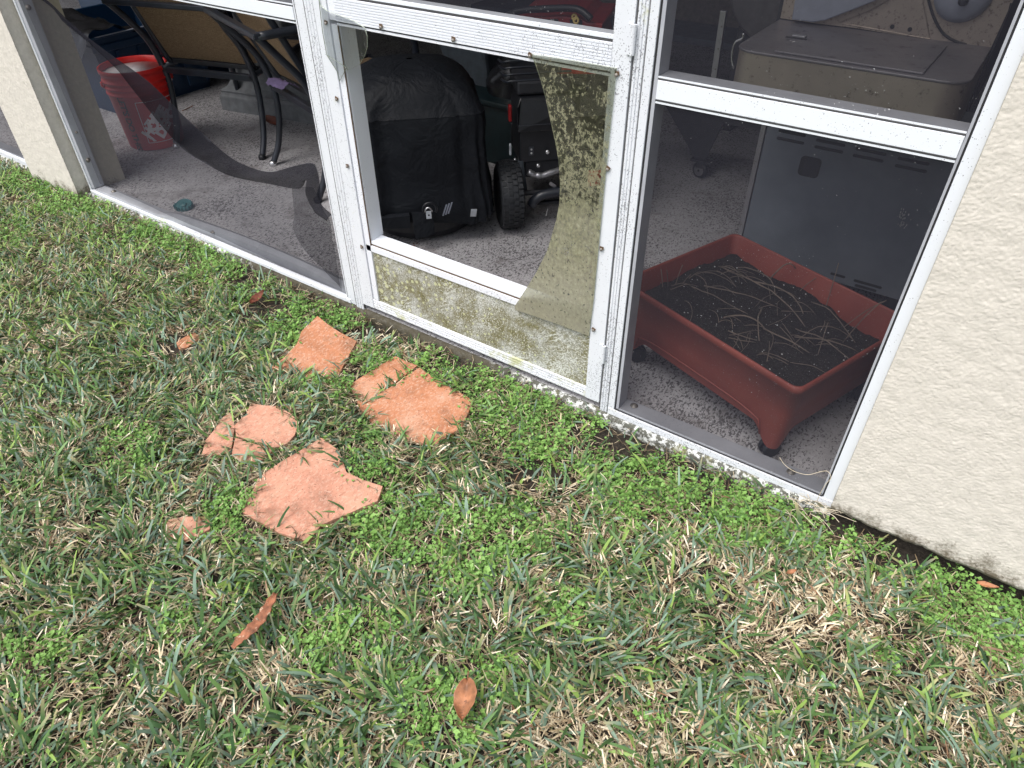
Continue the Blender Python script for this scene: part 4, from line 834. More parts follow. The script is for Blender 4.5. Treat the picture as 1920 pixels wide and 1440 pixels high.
# ---- patio chairs (backs towards the screen)
def make_chair(name,label):
    t=thing(name,label,'chair',(0,0,0),'sling patio chairs')
    Wd=.245
    for s in (-1,1):
        x=s*Wd
        obj('rear_leg',MB().tube(crom([(x,.0,.012),(x*1.0,.045,.10),(x,.075,.24),(x,.070,.36),(x,.03,.48),(x*1.01,-.045,.58),(x*1.06,-.115,.665)],7),.0145,8),'dark_frame',t,smooth=True)
        f=obj('foot_cap',MB().lathe([(.017,0),(.019,.008),(.017,.018),(.010,.024)],(x,-.004,.0),12),'chrome' if s<0 else 'black_plastic',t,smooth=True)
        obj('back_post',MB().tube(crom([(x*.93,.30,.385),(x*.93,.16,.365),(x*.93,.10,.39),(x*.93,.05,.50),(x*.93,-.05,.72),(x*.93,-.16,.98)],7),.0135,8),'dark_frame',t,smooth=True)
        obj('front_leg',MB().tube(crom([(x*1.0,.58,.0),(x*1.0,.555,.12),(x,.55,.30),(x*1.02,.53,.40)],5),.0145,8),'dark_frame',t,smooth=True)
        obj('seat_side',MB().tube([(x*.97,.06,.355),(x*.97,.56,.385)],.0145,8),'dark_frame',t,smooth=True)
        obj('armrest',MB().tube(crom([(x*1.06,-.115,.665),(x*1.09,.08,.668),(x*1.09,.34,.655),(x*1.06,.50,.60),(x*1.02,.53,.40)],6),.016,8),'dark_frame',t,smooth=True)
    obj('lower_bar',MB().obox((0,.075,.345),(1,0,0),(0,1,0),(0,0,1),2*Wd,.022,.030),'dark_frame',t,bevel=.004)
    obj('sling_bar',MB().obox((0,.115,.378),(1,0,0),(0,1,0),(0,0,1),2*Wd*.86,.022,.020),'black_matte',t,bevel=.003)
    obj('cross_bar',MB().obox((0,-.118,.668),(1,0,0),(0,1,0),(0,0,1),2*Wd*1.12,.030,.022),'dark_frame',t,bevel=.005)
    P=[]
    prof=crom([(.104,.392),(.062,.47),(.0,.60),(-.05,.715),(-.155,.985)],6)
    for k in range(17):
        u=-1+2*k/16; P.append([(u*Wd*.89,a+.010*(1-u*u),b) for a,b in [(p[0],p[1]) for p in prof]])
    P=[[(x,y,z) for (x,y,z) in row] for row in P]
    obj('back_sling',MB().grid(P),'sling',t,smooth=True)
    P=[[(u*Wd*.89/8,.12+.43*j/10,.392-.012*math.sin(math.pi*j/10)) for j in range(11)] for u in range(-8,9)]
    obj('seat_sling',MB().grid(P),'sling',t,smooth=True)
    obj('front_bar',MB().tube([(-Wd,.55,.385),(Wd,.55,.385)],.013,8),'dark_frame',t,smooth=True)
    return t
# crom on 2-tuples works because it uses numpy arrays
def dup(root,loc,rz,label):
    r=root.copy(); C.objects.link(r); r.location=loc; r.rotation_euler=(0,0,rz); r['label']=label
    for ch in list(root.children):
        c=ch.copy(); C.objects.link(c); c.parent=r
        for g in ch.children: d_=g.copy(); C.objects.link(d_); d_.parent=c
    return r
ch=make_chair('patio_chair','tan sling patio chair with charcoal frame, its leg in front of the red bucket')
ch.location=(-3.07,.597,FL); ch.rotation_euler=(0,0,R_(16.6))
ch2=dup(ch,(-2.50,.566,FL),R_(-18.8),'tan sling patio chair with charcoal frame, half hidden by the post left of door')
# purple cloth on second chair
P=[]
for a in range(13):
    P.append([]); 
    for b in range(9):
        q=az(494+a*2.6,146+a*1.0+b*1.0-3,.40); P[-1].append((q[0],q[1]+b*.012,.372+.012*mn.noise((a*.8,b*.8,0))+.02*math.sin(b/8*3.1)))
tag(obj('cloth',MB().grid(P),'cloth_lilac',smooth=True),'crumpled lilac cloth on the seat edge of the chair beside the post','cloth')

# ---- cast stone table base between the chairs
e0=az(418,206,FL); e1=az(472,196,FL); e2=az(396,186,FL)
dx=np.array([.98,.20]); dy=np.array([-.20,.98])
tb=thing('stone_table_base','grey cast stone moulded table foot on the patio behind the chair legs','table base',(e0[0],e0[1],FL))
mb=MB()
def foot(u0,u1,v0,v1,z0,z1): 
    P0=[]
    for z,g in ((z0,0),(z0+.004,.004),(z1-.004,.004),(z1,0)): pass
    c=np.array([e0[0],e0[1]])
    vs=[]
    for z in (z0,z1):
        for (u,v) in ((u0,v0),(u1,v0),(u1,v1),(u0,v1)): p=c+dx*u+dy*v; vs.append((p[0],p[1],z))
    mb.add(vs,[(0,3,2,1),(4,5,6,7),(0,1,5,4),(1,2,6,5),(2,3,7,6),(3,0,4,7)])
prof=[(0,FL),(0,.055),(.008,.062),(.012,.075),(.006,.085),(.022,.092),(.040,.105),(.052,.125),(.058,.15),(.060,.24)]
L1,L2=.62,.24
rows=[]
for off,z in prof:
    r=[]
    for (u,v) in ((off,off),(L1-off,off),(L1-off,L2-off),(off,L2-off)): p=np.array([e0[0],e0[1]])+dx*(u-.0)+dy*v; r.append((p[0],p[1],z))
    rows.append(r+[r[0]])
mb.grid(rows); mb.add([rows[-1][k] for k in range(4)],[(0,1,2,3)])
obj('moulded_foot',mb,'concrete',tb,bevel=.004)
mb=MB(); c=np.array([e0[0],e0[1]])+dx*L1/2+dy*L2/2; mb.obox((c[0],c[1],.45),(*dx,0),(*dy,0),(0,0,1),.30,.11,.44); obj('pedestal',mb,'concrete',tb,bevel=.01)
mb=MB(); c2=c+dy*.45; mb.obox((c2[0],c2[1],.715),(*dx,0),(*dy,0),(0,0,1),1.5,1.15,.035); obj('table_top',mb,'dark_frame',tb,bevel=.01)

# ---- blue storage tote with a bin bag
tt=thing('storage_tote','open navy blue plastic storage tote behind the red bucket','storage tote',(-4.25,1.0,FL))
x0,x1,y0,y1=-4.62,-3.93,.60,1.28; zt=.375; mb=MB()
def fr_ring(z,g): return [(x0+g,y0+g,z),(x1-g,y0+g,z),(x1-g,y1-g,z),(x0+g,y1-g,z)]
rows=[fr_ring(FL,.045),fr_ring(.30,.012),fr_ring(.301,.0),fr_ring(.335,-.004),fr_ring(.336,.004),fr_ring(zt-.008,.0),fr_ring(zt-.006,-.014),fr_ring(zt,-.014),fr_ring(zt,.008),fr_ring(.30,.018),fr_ring(.0,.05)]
mb.grid([r+[r[0]] for r in rows]); mb.add(rows[-1],[(0,1,2,3)]); obj('tub',mb,'blue_plastic',tt,bevel=.004)
for k in range(5): 
    y=y0+.12+k*.12; mb=MB(); mb.box(x1-.012,x1-.002,y,y+.018,.03,.29); obj('rib',mb,'blue_plastic',tt)
mb=MB(); mb.box(x1-.002,x1+.0155,y0+.03,y1-.2,zt+.0005,zt+.0025); obj('rim_highlight',mb,'panel_grey',tt)  # thin pale strip laid on as a painted highlight along the rim
P=[]
for a in range(25):
    row=[]
    for b in range(17):
        u=a/24; v=b/16; x=-4.55+u*.63; y=.52+v*.34; z=.36+.10*math.sin(math.pi*v)*(1-.5*u)+.03*mn.noise((u*5,v*5,1))+.012*mn.noise((u*14,v*14,3))-(.12*max(0,.25-v)*4*.6)
        row.append((x,y,z))
    P.append(row)
tag(obj('bin_bag',MB().grid(P),'bag',smooth=True),'black plastic bag draped over the corner of the blue tote','bag')
t2=thing('storage_tote','darker second navy tote standing behind the open tote','storage tote',(-4.9,1.7,FL)); mb=MB(); mb.box(-5.4,-4.1,1.35,2.0,FL,.40); mb.box(-5.43,-4.07,1.32,2.03,.40,.43); obj('tub',mb,'blue_plastic',t2,bevel=.01)

# ---- small thing on the floor: teal cap
q=az(346,386,FL+.008); cp=thing('plastic_cap','small teal green ribbed plastic cap lying on the patio floor behind the torn mesh','cap',(q[0],q[1],FL))
mb=MB(); mb.lathe([(.036,0),(.037,.004),(.036,.012),(.033,.016),(.030,.0145),(.014,.0145),(.011,.020),(.002,.021)],(q[0],q[1],FL+.002),28,(.25,-.35,.9)); cb=obj('cap_body',mb,'teal_lid',cp,smooth=False,bevel=.0008)
mb=MB()
for k in range(16): a=2*math.pi*k/16; mb.obox((q[0]+.036*math.cos(a)-.002,q[1]+.036*math.sin(a)-.003,FL+.012),(math.cos(a),math.sin(a),0),(-math.sin(a),math.cos(a),0),(0,0,1),.006,.006,.010)
obj('grip_ribs',mb,'teal_lid',cp)

# ---- objects deep in the shade behind the door
tw2=thing('canvas_bag','tall slate grey canvas post shape standing behind the covered grill','bag',(-2.0,1.35,FL))
pts=[ay(a,b,1.35) for a,b in ((812,60),(905,60),(915,150),(925,210),(900,215),(872,185),(848,150),(830,110))]; mb=MB(); mb.prism(pts,(-.03,.16,0)); mb.prism([ay(a,b,1.36) for a,b in ((872,185),(925,205),(930,260),(880,300))],(-.03,.16,0)); obj('canvas',mb,'slate_cloth',tw2,bevel=.02)
rb_=thing('red_box','dark red box on a tan board in the shade behind the generator','box',(-1.95,1.7,FL))
pts=[ay(a,b,1.6) for a,b in ((902,60),(965,60),(962,122),(908,138))]; mb=MB(); mb.prism(pts,(-.1,.3,0)); obj('box',mb,'red_dark',rb_,bevel=.004)
pts=[ay(a,b,1.55) for a,b in ((906,137),(960,122),(962,160),(915,178))]; mb=MB(); mb.prism(pts,(-.1,.35,0)); obj('board',mb,'cardboard',rb_,bevel=.004)
b=ay(935,190,1.25); mb=MB(); tg=thing('storage_tote','dark teal storage tote in the shade left of the generator','storage tote',(b[0],1.4,FL)); mb.box(b[0]-.25,b[0]+.22,1.22,1.6,FL,b[2]-.012); obj('tub',mb,'teal_plastic',tg,bevel=.01); mb=MB(); mb.box(b[0]-.27,b[0]+.24,1.20,1.62,b[2]-.012,b[2]+.012); obj('lid',mb,'teal_plastic',tg,bevel=.006)
P=[]
hc=ay(950,150,1.3)
for a in range(21):
    row=[]
    for c_ in range(13):
        u=a/20*2*math.pi; v=c_/12*math.pi/2; r=1+.12*mn.noise((math.cos(u)*1.5,math.sin(u)*1.5,v*2)); row.append((hc[0]+.14*math.cos(u)*math.cos(v)*r,hc[1]+.08+.12*math.sin(u)*math.cos(v)*r,b[2]+.01+.17*math.sin(v)*r))
    P.append(row)
tag(obj('black_sack',MB().grid(P),'bag',smooth=True),'lumpy black sack on the dark teal tote','sack')
sh=thing('shelf_board','dim white edged shelf behind the door window','shelf',(-1.2,2.2,FL)); a=ay(880,-30,2.2); c_=ay(1200,70,2.2); mb=MB(); mb.box(a[0],c_[0]+.6,2.2,2.5,.36,.39); obj('board',mb,'slate_cloth',sh,bevel=.004)
for x in (a[0]+.05,c_[0]+.5): mb=MB(); mb.box(x,x+.04,2.22,2.48,FL,.36); obj('support',mb,'black_matte',sh)

# ---- leaves and bits
def leaf(name,center,L,Wf,ang,mat,label,cat,curl=.3,tilt=(0,0),stem=True,z=0):
    c,s=math.cos(ang),math.sin(ang); P=[]; n=16
    for k in range(n+1):
        u=k/n; w=Wf*(math.sin(math.pi*min(1,.03+.97*u**.85))**.75)*.5*(1-.18*u); row=[]
        for j in range(-3,4):
            v=j/3; x=(u-.5)*L; y=v*w*(1+.04*math.sin(u*23+j*2)); zz=curl*Wf*(v*v*.55)+curl*L*.35*(u-.5)**2+.10*Wf*mn.noise((u*3,v*2,L*100))-.05*Wf*math.exp(-(v*5)**2); zz+=tilt[0]*x+tilt[1]*y
            row.append((center[0]+c*x-s*y,center[1]+s*x+c*y,center[2]+zz+z))
        P.append(row)
    mb=MB().grid(P); th=[(x,y,z-.0006) for x,y,z in mb.v]; 
    o=obj(name,mb,mat,smooth=True,fix=False,sub=2); o.modifiers.new('s','SOLIDIFY').thickness=.0006
    if cat: tag(o,label,cat)
    if stem:
        a=P[0][3]; sm_=MB().tube([a,(a[0]-c*L*.12,a[1]-s*L*.12,a[2]+.004),(a[0]-c*L*.22,a[1]-s*L*.22,a[2]+.002)],.0011,5); obj('stem',sm_,'bark',o)
    return o
def wdir(p0,p1,z): a=az(*p0,z); b=az(*p1,z); return math.atan2(b[1]-a[1],b[0]-a[0]),np.linalg.norm(b-a)
a_,L_=wdir((878,1283),(868,1364),-.02); c_=(az(878,1283,-.015)+az(866,1364,-.015))/2
leaf('dry_leaf',c_,L_*1.0,L_*.58,a_,'leaf_brown','curled orange brown leaf lying on the grass near the bottom centre','leaf',.45,(.0,.35),True,.012)
a_,L_=wdir((472,568),(494,553),-.03); leaf('dry_leaf',az(484,562,-.03),L_*1.2,L_*.55,a_,'leaf_red','small red brown leaf on bare soil by the left sill','leaf',.4,(.2,.2),False,.006)
a_,L_=wdir((1830,1095),(1872,1104),-.03); leaf('dry_leaf',az(1850,1100,-.03),L_,L_*.3,a_,'leaf_brown','thin orange leaf at the foot of the stucco wall','leaf',.4,(0,.3),False,.004)
a_,L_=wdir((497,226),(528,240),FL); leaf('dry_leaf',az(511,233,FL+.004),L_*.8,L_*.4,a_,'leaf_red','small curled brown leaf on the patio between chair legs','leaf',.6,(0,.1),True,.004)
a_,L_=wdir((1465,1073),(1480,1068),-.03); leaf('dry_leaf',az(1482,1078,-.03),L_*1.3,L_*.5,a_,'leaf_brown','tiny orange leaf scrap in the straw right of centre','leaf',.5,(0,.3),False,.01)
# bark strip
pts=[az(a,b,z) for a,b,z in ((520,1120,-.018),(505,1145,-.014),(492,1168,-.016),(472,1190,-.014),(455,1205,-.018),(440,1222,-.022))]; cl=crom(pts,5); P=[]
for k,p in enumerate(cl):
    u=k/(len(cl)-1); t=np.array(cl[min(k+1,len(cl)-1)])-np.array(cl[max(k-1,0)]); t/=np.linalg.norm(t); nn=np.array([-t[1],t[0],0]); w=.0125*(math.sin(math.pi*(.12+.8*u))**.6); row=[]
    for j in range(-3,4): row.append(p+nn*w*(j/3)*(1+.15*math.sin(k*1.7+j))+np.array([0,0,.004*(j/3)**2+.012+.002*mn.noise((k*.4,j*.5,0))]))
    P.append(row)
o=obj('bark_strip',MB().grid(P),'bark',smooth=True,fix=False); o.modifiers.new('s','SOLIDIFY').thickness=.002; tag(o,'long curled strip of reddish bark lying diagonally in the grass','bark')
# rust flakes and specks on the floor
mb=MB()
for k in range(34):
    t=random.random(); p=az(781-t*12+random.uniform(-4,4),452+t*20+random.uniform(-3,3),FL+.0015); r=random.uniform(.001,.0035); a=random.uniform(0,6); mb.add([(p[0]+r*math.cos(a+i*1.26),p[1]+r*math.sin(a+i*1.26),p[2]+random.uniform(0,.0015)) for i in range(5)],[(0,1,2,3,4)])
o=tag(obj('rust_flakes',mb,'leaf_red',fix=False),'small scatter of red rust flakes on the patio inside the door',None,None,'stuff')
# pale dry stem hanging over the right sill
pts=[ay(a,b,y) for a,b,y in ((1462,858,-.004),(1472,872,-.005),(1490,884,-.006),(1515,890,-.007),(1540,884,-.008),(1552,884,-.010),(1558,896,-.012),(1548,908,-.014),(1538,925,-.016),(1532,940,-.02))]
pts=[np.array([p[0],min(p[1],.049),p[2]]) if False else p for p in pts]
tag(obj('dry_twig',MB().tube(crom(pts,5),.0008,5),'straw_stem',smooth=True),'thin pale dry stem looped over the right end of the sill','stem')
mb=MB()
for k in range(46):
    p=az(random.uniform(1470,1560),random.uniform(915,965),-.02); a=random.uniform(-.9,.5); L=random.uniform(.02,.07); q=p+np.array([math.cos(a)*L,math.sin(a)*L,random.uniform(-.01,.012)]); m_=(p+q)/2+np.array([0,0,random.uniform(0,.012)]); mb.tube(crom([p,m_,q],3),random.uniform(.0005,.0011),4,False)
o=tag(obj('dead_roots',mb,'straw_stem',fix=False),'tangle of dead roots at the corner of sill and stucco',None,None,'stuff')
# twig on patio
tag(obj('twig',MB().tube([az(a,b,FL+.004) for a,b in ((341,208),(350,204),(360,199),(361,198))],.002,5),'bark',fix=False),'short dark twig on the patio floor beside the bucket','twig')

# ================================================================== BROKEN TILES IN THE LAWN
TP=dict(
 a=([(597,600),(630,621),(669,638),(646,674),(622,712),(566,699),(507,686),(534,668),(557,646),(566,626)],'tile','slanted square of broken terracotta tile lying nearest the door post',.014,.013),
 b=([(742,669),(762,680),(783,689),(735,722),(672,757),(660,730),(655,717),(700,692)],'tile','narrow strip of broken terracotta tile touching the biggest tile',.004,.011),
 c=([(786,690),(836,722),(888,752),(866,800),(812,836),(752,816),(700,795),(670,758),(735,724)],'tile','biggest flat terracotta tile, closest to the kick panel',.0075,.011),
 d=([(418,782),(432,774),(441,800),(437,822),(431,850),(405,852),(378,850),(384,826),(402,805)],'tile_pink','left piece of the crazed sunken tile',.006,.010),
 e=([(470,757),(495,760),(520,762),(545,775),(561,792),(553,815),(536,834),(514,838),(480,828),(442,816),(440,796),(462,775)],'tile_pink','upper piece of the crazed sunken tile',.007,.010),
 f=([(441,820),(478,832),(513,842),(500,856),(480,867),(455,865),(434,852)],'tile_pink','lower piece of the crazed sunken tile',.006,.010),
 g=([(603,821),(636,845),(650,886),(680,900),(718,913),(708,940),(652,964),(602,984),(578,1014),(520,996),(452,957),(470,925),(487,890),(545,854)],'tile_pink','heart shaped pinkish terracotta tile nearest the camera',.010,.012),
 h=([(316,974),(350,968),(392,968),(394,992),(372,1004),(350,1011),(312,1010),(308,990)],'tile_pink','small sunken sliver of terracotta tile left of the heart shaped tile',.006,.010),
 i=([(330,642),(352,628),(368,624),(376,634),(352,650),(335,654)],'tile','small scrap of terracotta buried in straw at the left',-.010,.010),
 j=([(392,622),(425,610),(448,612),(440,626),(410,632)],'tile','thin sliver of buried terracotta near the left sill',-.012,.010))
tile_masks=[]
for k,(px,mat,lab,lift,th) in TP.items():
    px2=[]
    for q_,(p,q) in enumerate(zip(px,px[1:]+px[:1])):
        px2.append(p); m_=((p[0]+q[0])/2+random.uniform(-.6,.6),(p[1]+q[1])/2+random.uniform(-.6,.6)); px2.append(m_)
    cxy=np.mean([az(a,b,-.045) for a,b in px],axis=0); zt_=gz(cxy[0],cxy[1])+.016+lift
    tx,ty_={'a':(-.10,.06),'b':(.05,.05),'g':(.01,.02)}.get(k,(.0,.02))
    pts=[]
    for a,b in px2:
        p=az(a,b,zt_); p[2]=zt_+(p[0]-cxy[0])*tx+(p[1]-cxy[1])*ty_; pts.append(p)
    mb=MB().prism([p-np.array([0,0,th]) for p in pts],(0,0,th))
    tag(obj('paving_tile',mb,mat,bevel=.0012),lab,'tile','broken terracotta tiles in the lawn')
    tile_masks.append(np.array([az(a,b,zt_)[:2] for a,b in px]))

# ================================================================== GRASS AND WEEDS
def inpoly(x,y,poly):
    r=np.zeros(x.shape,bool); n=len(poly); j=n-1
    for i in range(n):
        xi,yi=poly[i]; xj,yj=poly[j]; c=((yi>y)!=(yj>y))&(x<(xj-xi)*(y-yi)/(yj-yi+1e-12)+xi); r^=c; j=i
    return r
def shrink(poly,f): c=poly.mean(0); return c+(poly-c)*f
_tab=rng.random((64,64))
def vnoise(x,y,s,off=0):
    x=x*s+off*17.3+100; y=y*s+off*9.1+100; xi=np.floor(x).astype(int); yi=np.floor(y).astype(int); fx=x-xi; fy=y-yi; fx=fx*fx*(3-2*fx); fy=fy*fy*(3-2*fy)
    g=lambda a,b:_tab[a%64,b%64]
    return (g(xi,yi)*(1-fx)+g(xi+1,yi)*fx)*(1-fy)+(g(xi,yi+1)*(1-fx)+g(xi+1,yi+1)*fx)*fy
def ell(lst,z=-.045):   # photograph ellipses -> world discs
    out=[]
    for cx,cy,rx,ry,w in lst:
        c=az(cx,cy,z); a=az(cx+rx,cy,z)[:2]-c[:2]; b=az(cx,cy+ry,z)[:2]-c[:2]; out.append((c[:2],np.array([a,b]),w))
    return out
def field(x,y,E):
    r=np.zeros(x.shape)
    for c,ab,w in E:
        inv=np.linalg.inv(ab.T); d=inv@np.stack([x-c[0],y-c[1]]); r=np.maximum(r,w*np.clip(1.35-np.hypot(d[0],d[1]),0,1)/.6)
    return np.clip(r,0,1)
WE=ell([(935,735,75,62,1),(1010,790,95,60,1),(1070,840,110,60,1),(1190,880,130,45,.7),(1300,930,170,55,1),(1390,985,110,40,.9),(1250,960,120,50,.7),(1500,975,70,30,.8),(1580,1015,80,35,.8),(1660,1050,70,28,.6),(1770,1090,75,28,.6),(1850,1145,110,60,1),(1905,1200,60,50,1),
 (780,985,110,60,1),(760,1020,100,40,1),(930,1000,90,70,.9),(870,1095,75,45,.8),(1060,1150,40,40,.6),(440,960,50,50,1),(430,1000,55,40,1),(70,1225,65,60,.8),(650,1200,115,50,1),(700,1180,60,40,.9),(830,1345,75,75,.8),(800,1290,50,40,.8),(940,1270,60,50,.9),(1030,1140,50,35,.5),(240,850,60,70,.6),(340,1170,50,45,.5),(420,1380,40,40,.4),
 (550,605,45,50,1),(640,600,45,35,.7),(700,690,70,35,.6),(830,690,90,30,.7),(690,850,35,60,.8),(700,900,45,40,.8),(600,720,70,30,.5),(500,800,40,30,.4),(90,345,70,28,1),(150,380,80,28,1),(310,440,70,35,.9),(400,490,70,45,1),(470,530,50,40,.9),(1220,1330,40,30,.4),(1660,1230,60,40,.3),(230,440,80,40,.3),(30,440,40,60,.3),(1080,1010,50,30,.4)])
SO=ell([(1200,825,110,36,1),(1330,880,90,24,1),(1400,900,130,14,.9),(1560,985,60,18,1),(1700,1050,110,16,1),(1850,1090,80,12,1),(500,575,70,30,.8),(450,520,30,20,.6),(720,620,80,14,1),(860,680,60,20,.7),(330,650,50,22,.9),(600,680,14,30,.4),(1000,880,60,28,.7),(700,700,50,20,.6),(1150,800,90,30,.6),(200,970,40,25,.5),(560,1310,70,40,.35),(450,1310,80,40,.4)])
ST=ell([(1100,970,110,50,1),(1230,1010,90,50,.9),(1000,1000,60,40,.7),(1380,1090,140,40,.9),(1520,1140,140,50,.8),(1650,1180,110,40,.8),(1750,1250,140,50,.8),(1180,1370,150,60,.9),(1850,1340,90,60,.9),(1500,1330,110,60,.6),(1300,1250,110,50,.6),(1460,1210,100,40,.7),(220,1330,150,80,.7),(450,1300,110,60,.7),(150,1010,90,50,.6),(560,1250,100,40,.6),(340,1220,80,30,.5),(880,1170,70,50,.6),(1000,900,80,40,.7),(900,880,60,50,.6),(340,650,60,30,1),(760,820,60,20,.7),(330,900,60,60,.3),(680,640,60,30,.6),(800,660,80,25,.6),(120,450,110,60,.35),(60,620,80,60,.3)])
def masks(x,y):
    t=np.zeros(x.shape,bool); 
    for m_ in tile_masks: t|=inpoly(x,y,shrink(m_,.45 if len(m_) in (5,6) and np.ptp(m_[:,0])<.16 and m_[:,0].mean()<-1.45 else (.98 if len(m_)<9 else .91)))
    return t
N=440000
x=rng.uniform(-5.8,2.4,N); y=rng.uniform(-2.5,-.012,N)
px,py,zz=proj(np.stack([x,y,np.full(N,-.04)],-1))
inv=(px>-300)&(px<2250)&(py>-200)&(py<1750)&(zz>.1)
dist=np.sqrt(x**2+(y+1.35)**2+1.3**2)
keep=np.where(inv,1.0,.42)*np.clip(1.15-.10*(dist-1.5),.6,1)
so_=field(x,y,SO); we=field(x,y,WE); st=field(x,y,ST)
n1=vnoise(x,y,7,1); n2=vnoise(x,y,19,2); n3=vnoise(x,y,3,3)
keep*=1-.9*np.clip(so_*(.6+.8*n2),0,1); keep*=1-.82*we; keep*=.42+.95*n2
keep*=np.clip((-.012-y)/.05,.25,1)
ok=(rng.random(N)<keep)&~masks(x,y)&~((x>-.02)&(y>-.035))
x,y,we,st,n1,n2,n3,so_=[a[ok] for a in (x,y,we,st,n1,n2,n3,so_)]
B=len(x); far=np.clip((-x-1.4)/1.6,0,1)
straw=rng.random(B)<np.clip(.47+.28*st+.35*(n1-.5)+.55*(n2-.5)-.16*far,.16,.88)
L=np.where(straw,rng.uniform(.012,.048,B),rng.uniform(.020,.078,B))*(1-.25*far)
wid=np.where(straw,rng.uniform(.0009,.0022,B),rng.uniform(.0016,.0040,B)*np.where(rng.random(B)<.12,1.3,1))*(1-.22*far)
az_=vnoise(x,y,8,21)*12+rng.normal(0,1.05,B); lean=np.where(straw,rng.uniform(.7,1.5,B),rng.uniform(.35,1.35,B))
bend=rng.uniform(.1,1.1,B)*np.where(straw,.6,1)
K=4; z0=gz(x,y)+.004+rng.uniform(0,.012,B)*1.0
P0=np.stack([x,y,z0],-1); T=[]; pos=P0.copy(); ang=lean.copy(); hd=np.stack([np.cos(az_),np.sin(az_)],-1)
for k in range(K+1):
    T.append(pos.copy()); pos=pos+np.stack([hd[:,0]*np.sin(ang),hd[:,1]*np.sin(ang),np.cos(ang)],-1)*(L/K)[:,None]; ang=np.minimum(ang+bend/K,1.9)
tw0=rng.uniform(-.9,.9,B); side=np.stack([-hd[:,1]*np.cos(tw0),hd[:,0]*np.cos(tw0),np.sin(tw0)],-1)
prof_=np.array([.75,1.0,1.0,.80,.12]); blunt=rng.random(B)<.45
V=np.zeros((B,(K+1)*2,3))
for k in range(K+1):
    w=(wid*np.where(blunt&(k==K),.62,prof_[k]))[:,None]; c=T[k].copy(); c[:,2]=np.maximum(c[:,2],gz(c[:,0],c[:,1])+.002)
    V[:,2*k]=c-side*w; V[:,2*k+1]=c+side*w
V[:,:,1]=np.minimum(V[:,:,1],-.008)
idx=np.array([[2*k,2*k+1,2*k+3,2*k+2] for k in range(K)]); F=(np.arange(B)[:,None,None]*(K+1)*2+idx[None]).reshape(-1,4)
gA=np.array([.040,.092,.034]); gB=np.array([.125,.225,.068]); gC=np.array([.185,.275,.20]); gD=np.array([.24,.36,.085])
t=rng.random(B)[:,None]; col=(gA*(1-t)+gB*t)*(.65+.8*rng.random(B)[:,None]); m_=(rng.random(B)<.32+.25*(n3-.5))[:,None]; col=np.where(m_,gC*(.55+.6*t),col); m_=(rng.random(B)<(.08+.20*far))[:,None]; col=np.where(m_,gD,col)
s1=np.array([.60,.50,.34]); s2=np.array([.36,.27,.165]); s3=np.array([.85,.76,.60]); s4=np.array([.30,.17,.10])
u=rng.random(B)[:,None]; sc_=np.where(u<.5,s1*(.7+.65*t),np.where(u<.66,s2,np.where(u<.93,s3,s4))); col=np.where(straw[:,None],sc_,col)
col=np.repeat(col[:,None,:],(K+1)*2,1)
tip=(rng.random(B)<.35)&~straw; fade=np.array([0,0,0,.35,.8]); 
for k in range(K+1): 
    f_=(fade[k]*tip)[:,None]; 
    for q in (0,1): col[:,2*k+q]=col[:,2*k+q]*(1-f_)+np.array([.40,.33,.18])*f_
col[:,0:2]*=1.0
tag(np_mesh('grass',V.reshape(-1,3),F,'grass',col.reshape(-1,3)),'coarse green lawn grass mixed with straw coloured blades',None,None,'stuff')
# fine thatch: thin dead stems lying flat between the blades
B=170000; x=rng.uniform(-5.6,2.4,B); y=rng.uniform(-2.5,-.01,B); px,py,zz=proj(np.stack([x,y,np.full(B,-.04)],-1)); inv=(px>-200)&(px<2120)&(py>-100)&(py<1640)&(zz>.1)
so_=field(x,y,SO); ok=(inv|(rng.random(B)<.4))&~masks(x,y)&(rng.random(B)<1-.75*so_)&~((x>-.02)&(y>-.03)); x,y=x[ok],y[ok]; B=len(x)
a=rng.uniform(0,6.283,B); L=rng.uniform(.012,.05,B); w=rng.uniform(.0005,.0012,B); z=gz(x,y)+rng.uniform(.004,.028,B); d=np.stack([np.cos(a),np.sin(a),rng.uniform(-.25,.35,B)],-1); sd=np.stack([-np.sin(a),np.cos(a),np.zeros(B)],-1)
c0=np.stack([x,y,z],-1); c2=c0+d*L[:,None]; c1=(c0+c2)/2+sd*(rng.uniform(-.15,.15,B)*L)[:,None]+np.array([0,0,1])*(rng.uniform(0,.15,B)*L)[:,None]
V=np.stack([c0-sd*w[:,None],c0+sd*w[:,None],c1-sd*w[:,None],c1+sd*w[:,None],c2-sd*w[:,None]*.5,c2+sd*w[:,None]*.5],1); V[:,:,1]=np.minimum(V[:,:,1],-.006)
F=(np.arange(B)[:,None,None]*6+np.array([[0,1,3,2],[2,3,5,4]])[None]).reshape(-1,4); t=rng.random(B)[:,None]; col=np.where(t<.35,s1*.75,np.where(t<.75,s2*.6,np.array([.10,.065,.04]))); col=np.repeat(col[:,None,:],6,1)
tag(np_mesh('thatch',V.reshape(-1,3),F,'grass',col.reshape(-1,3)),'thin dead stems and thatch lying between the grass blades',None,None,'stuff')
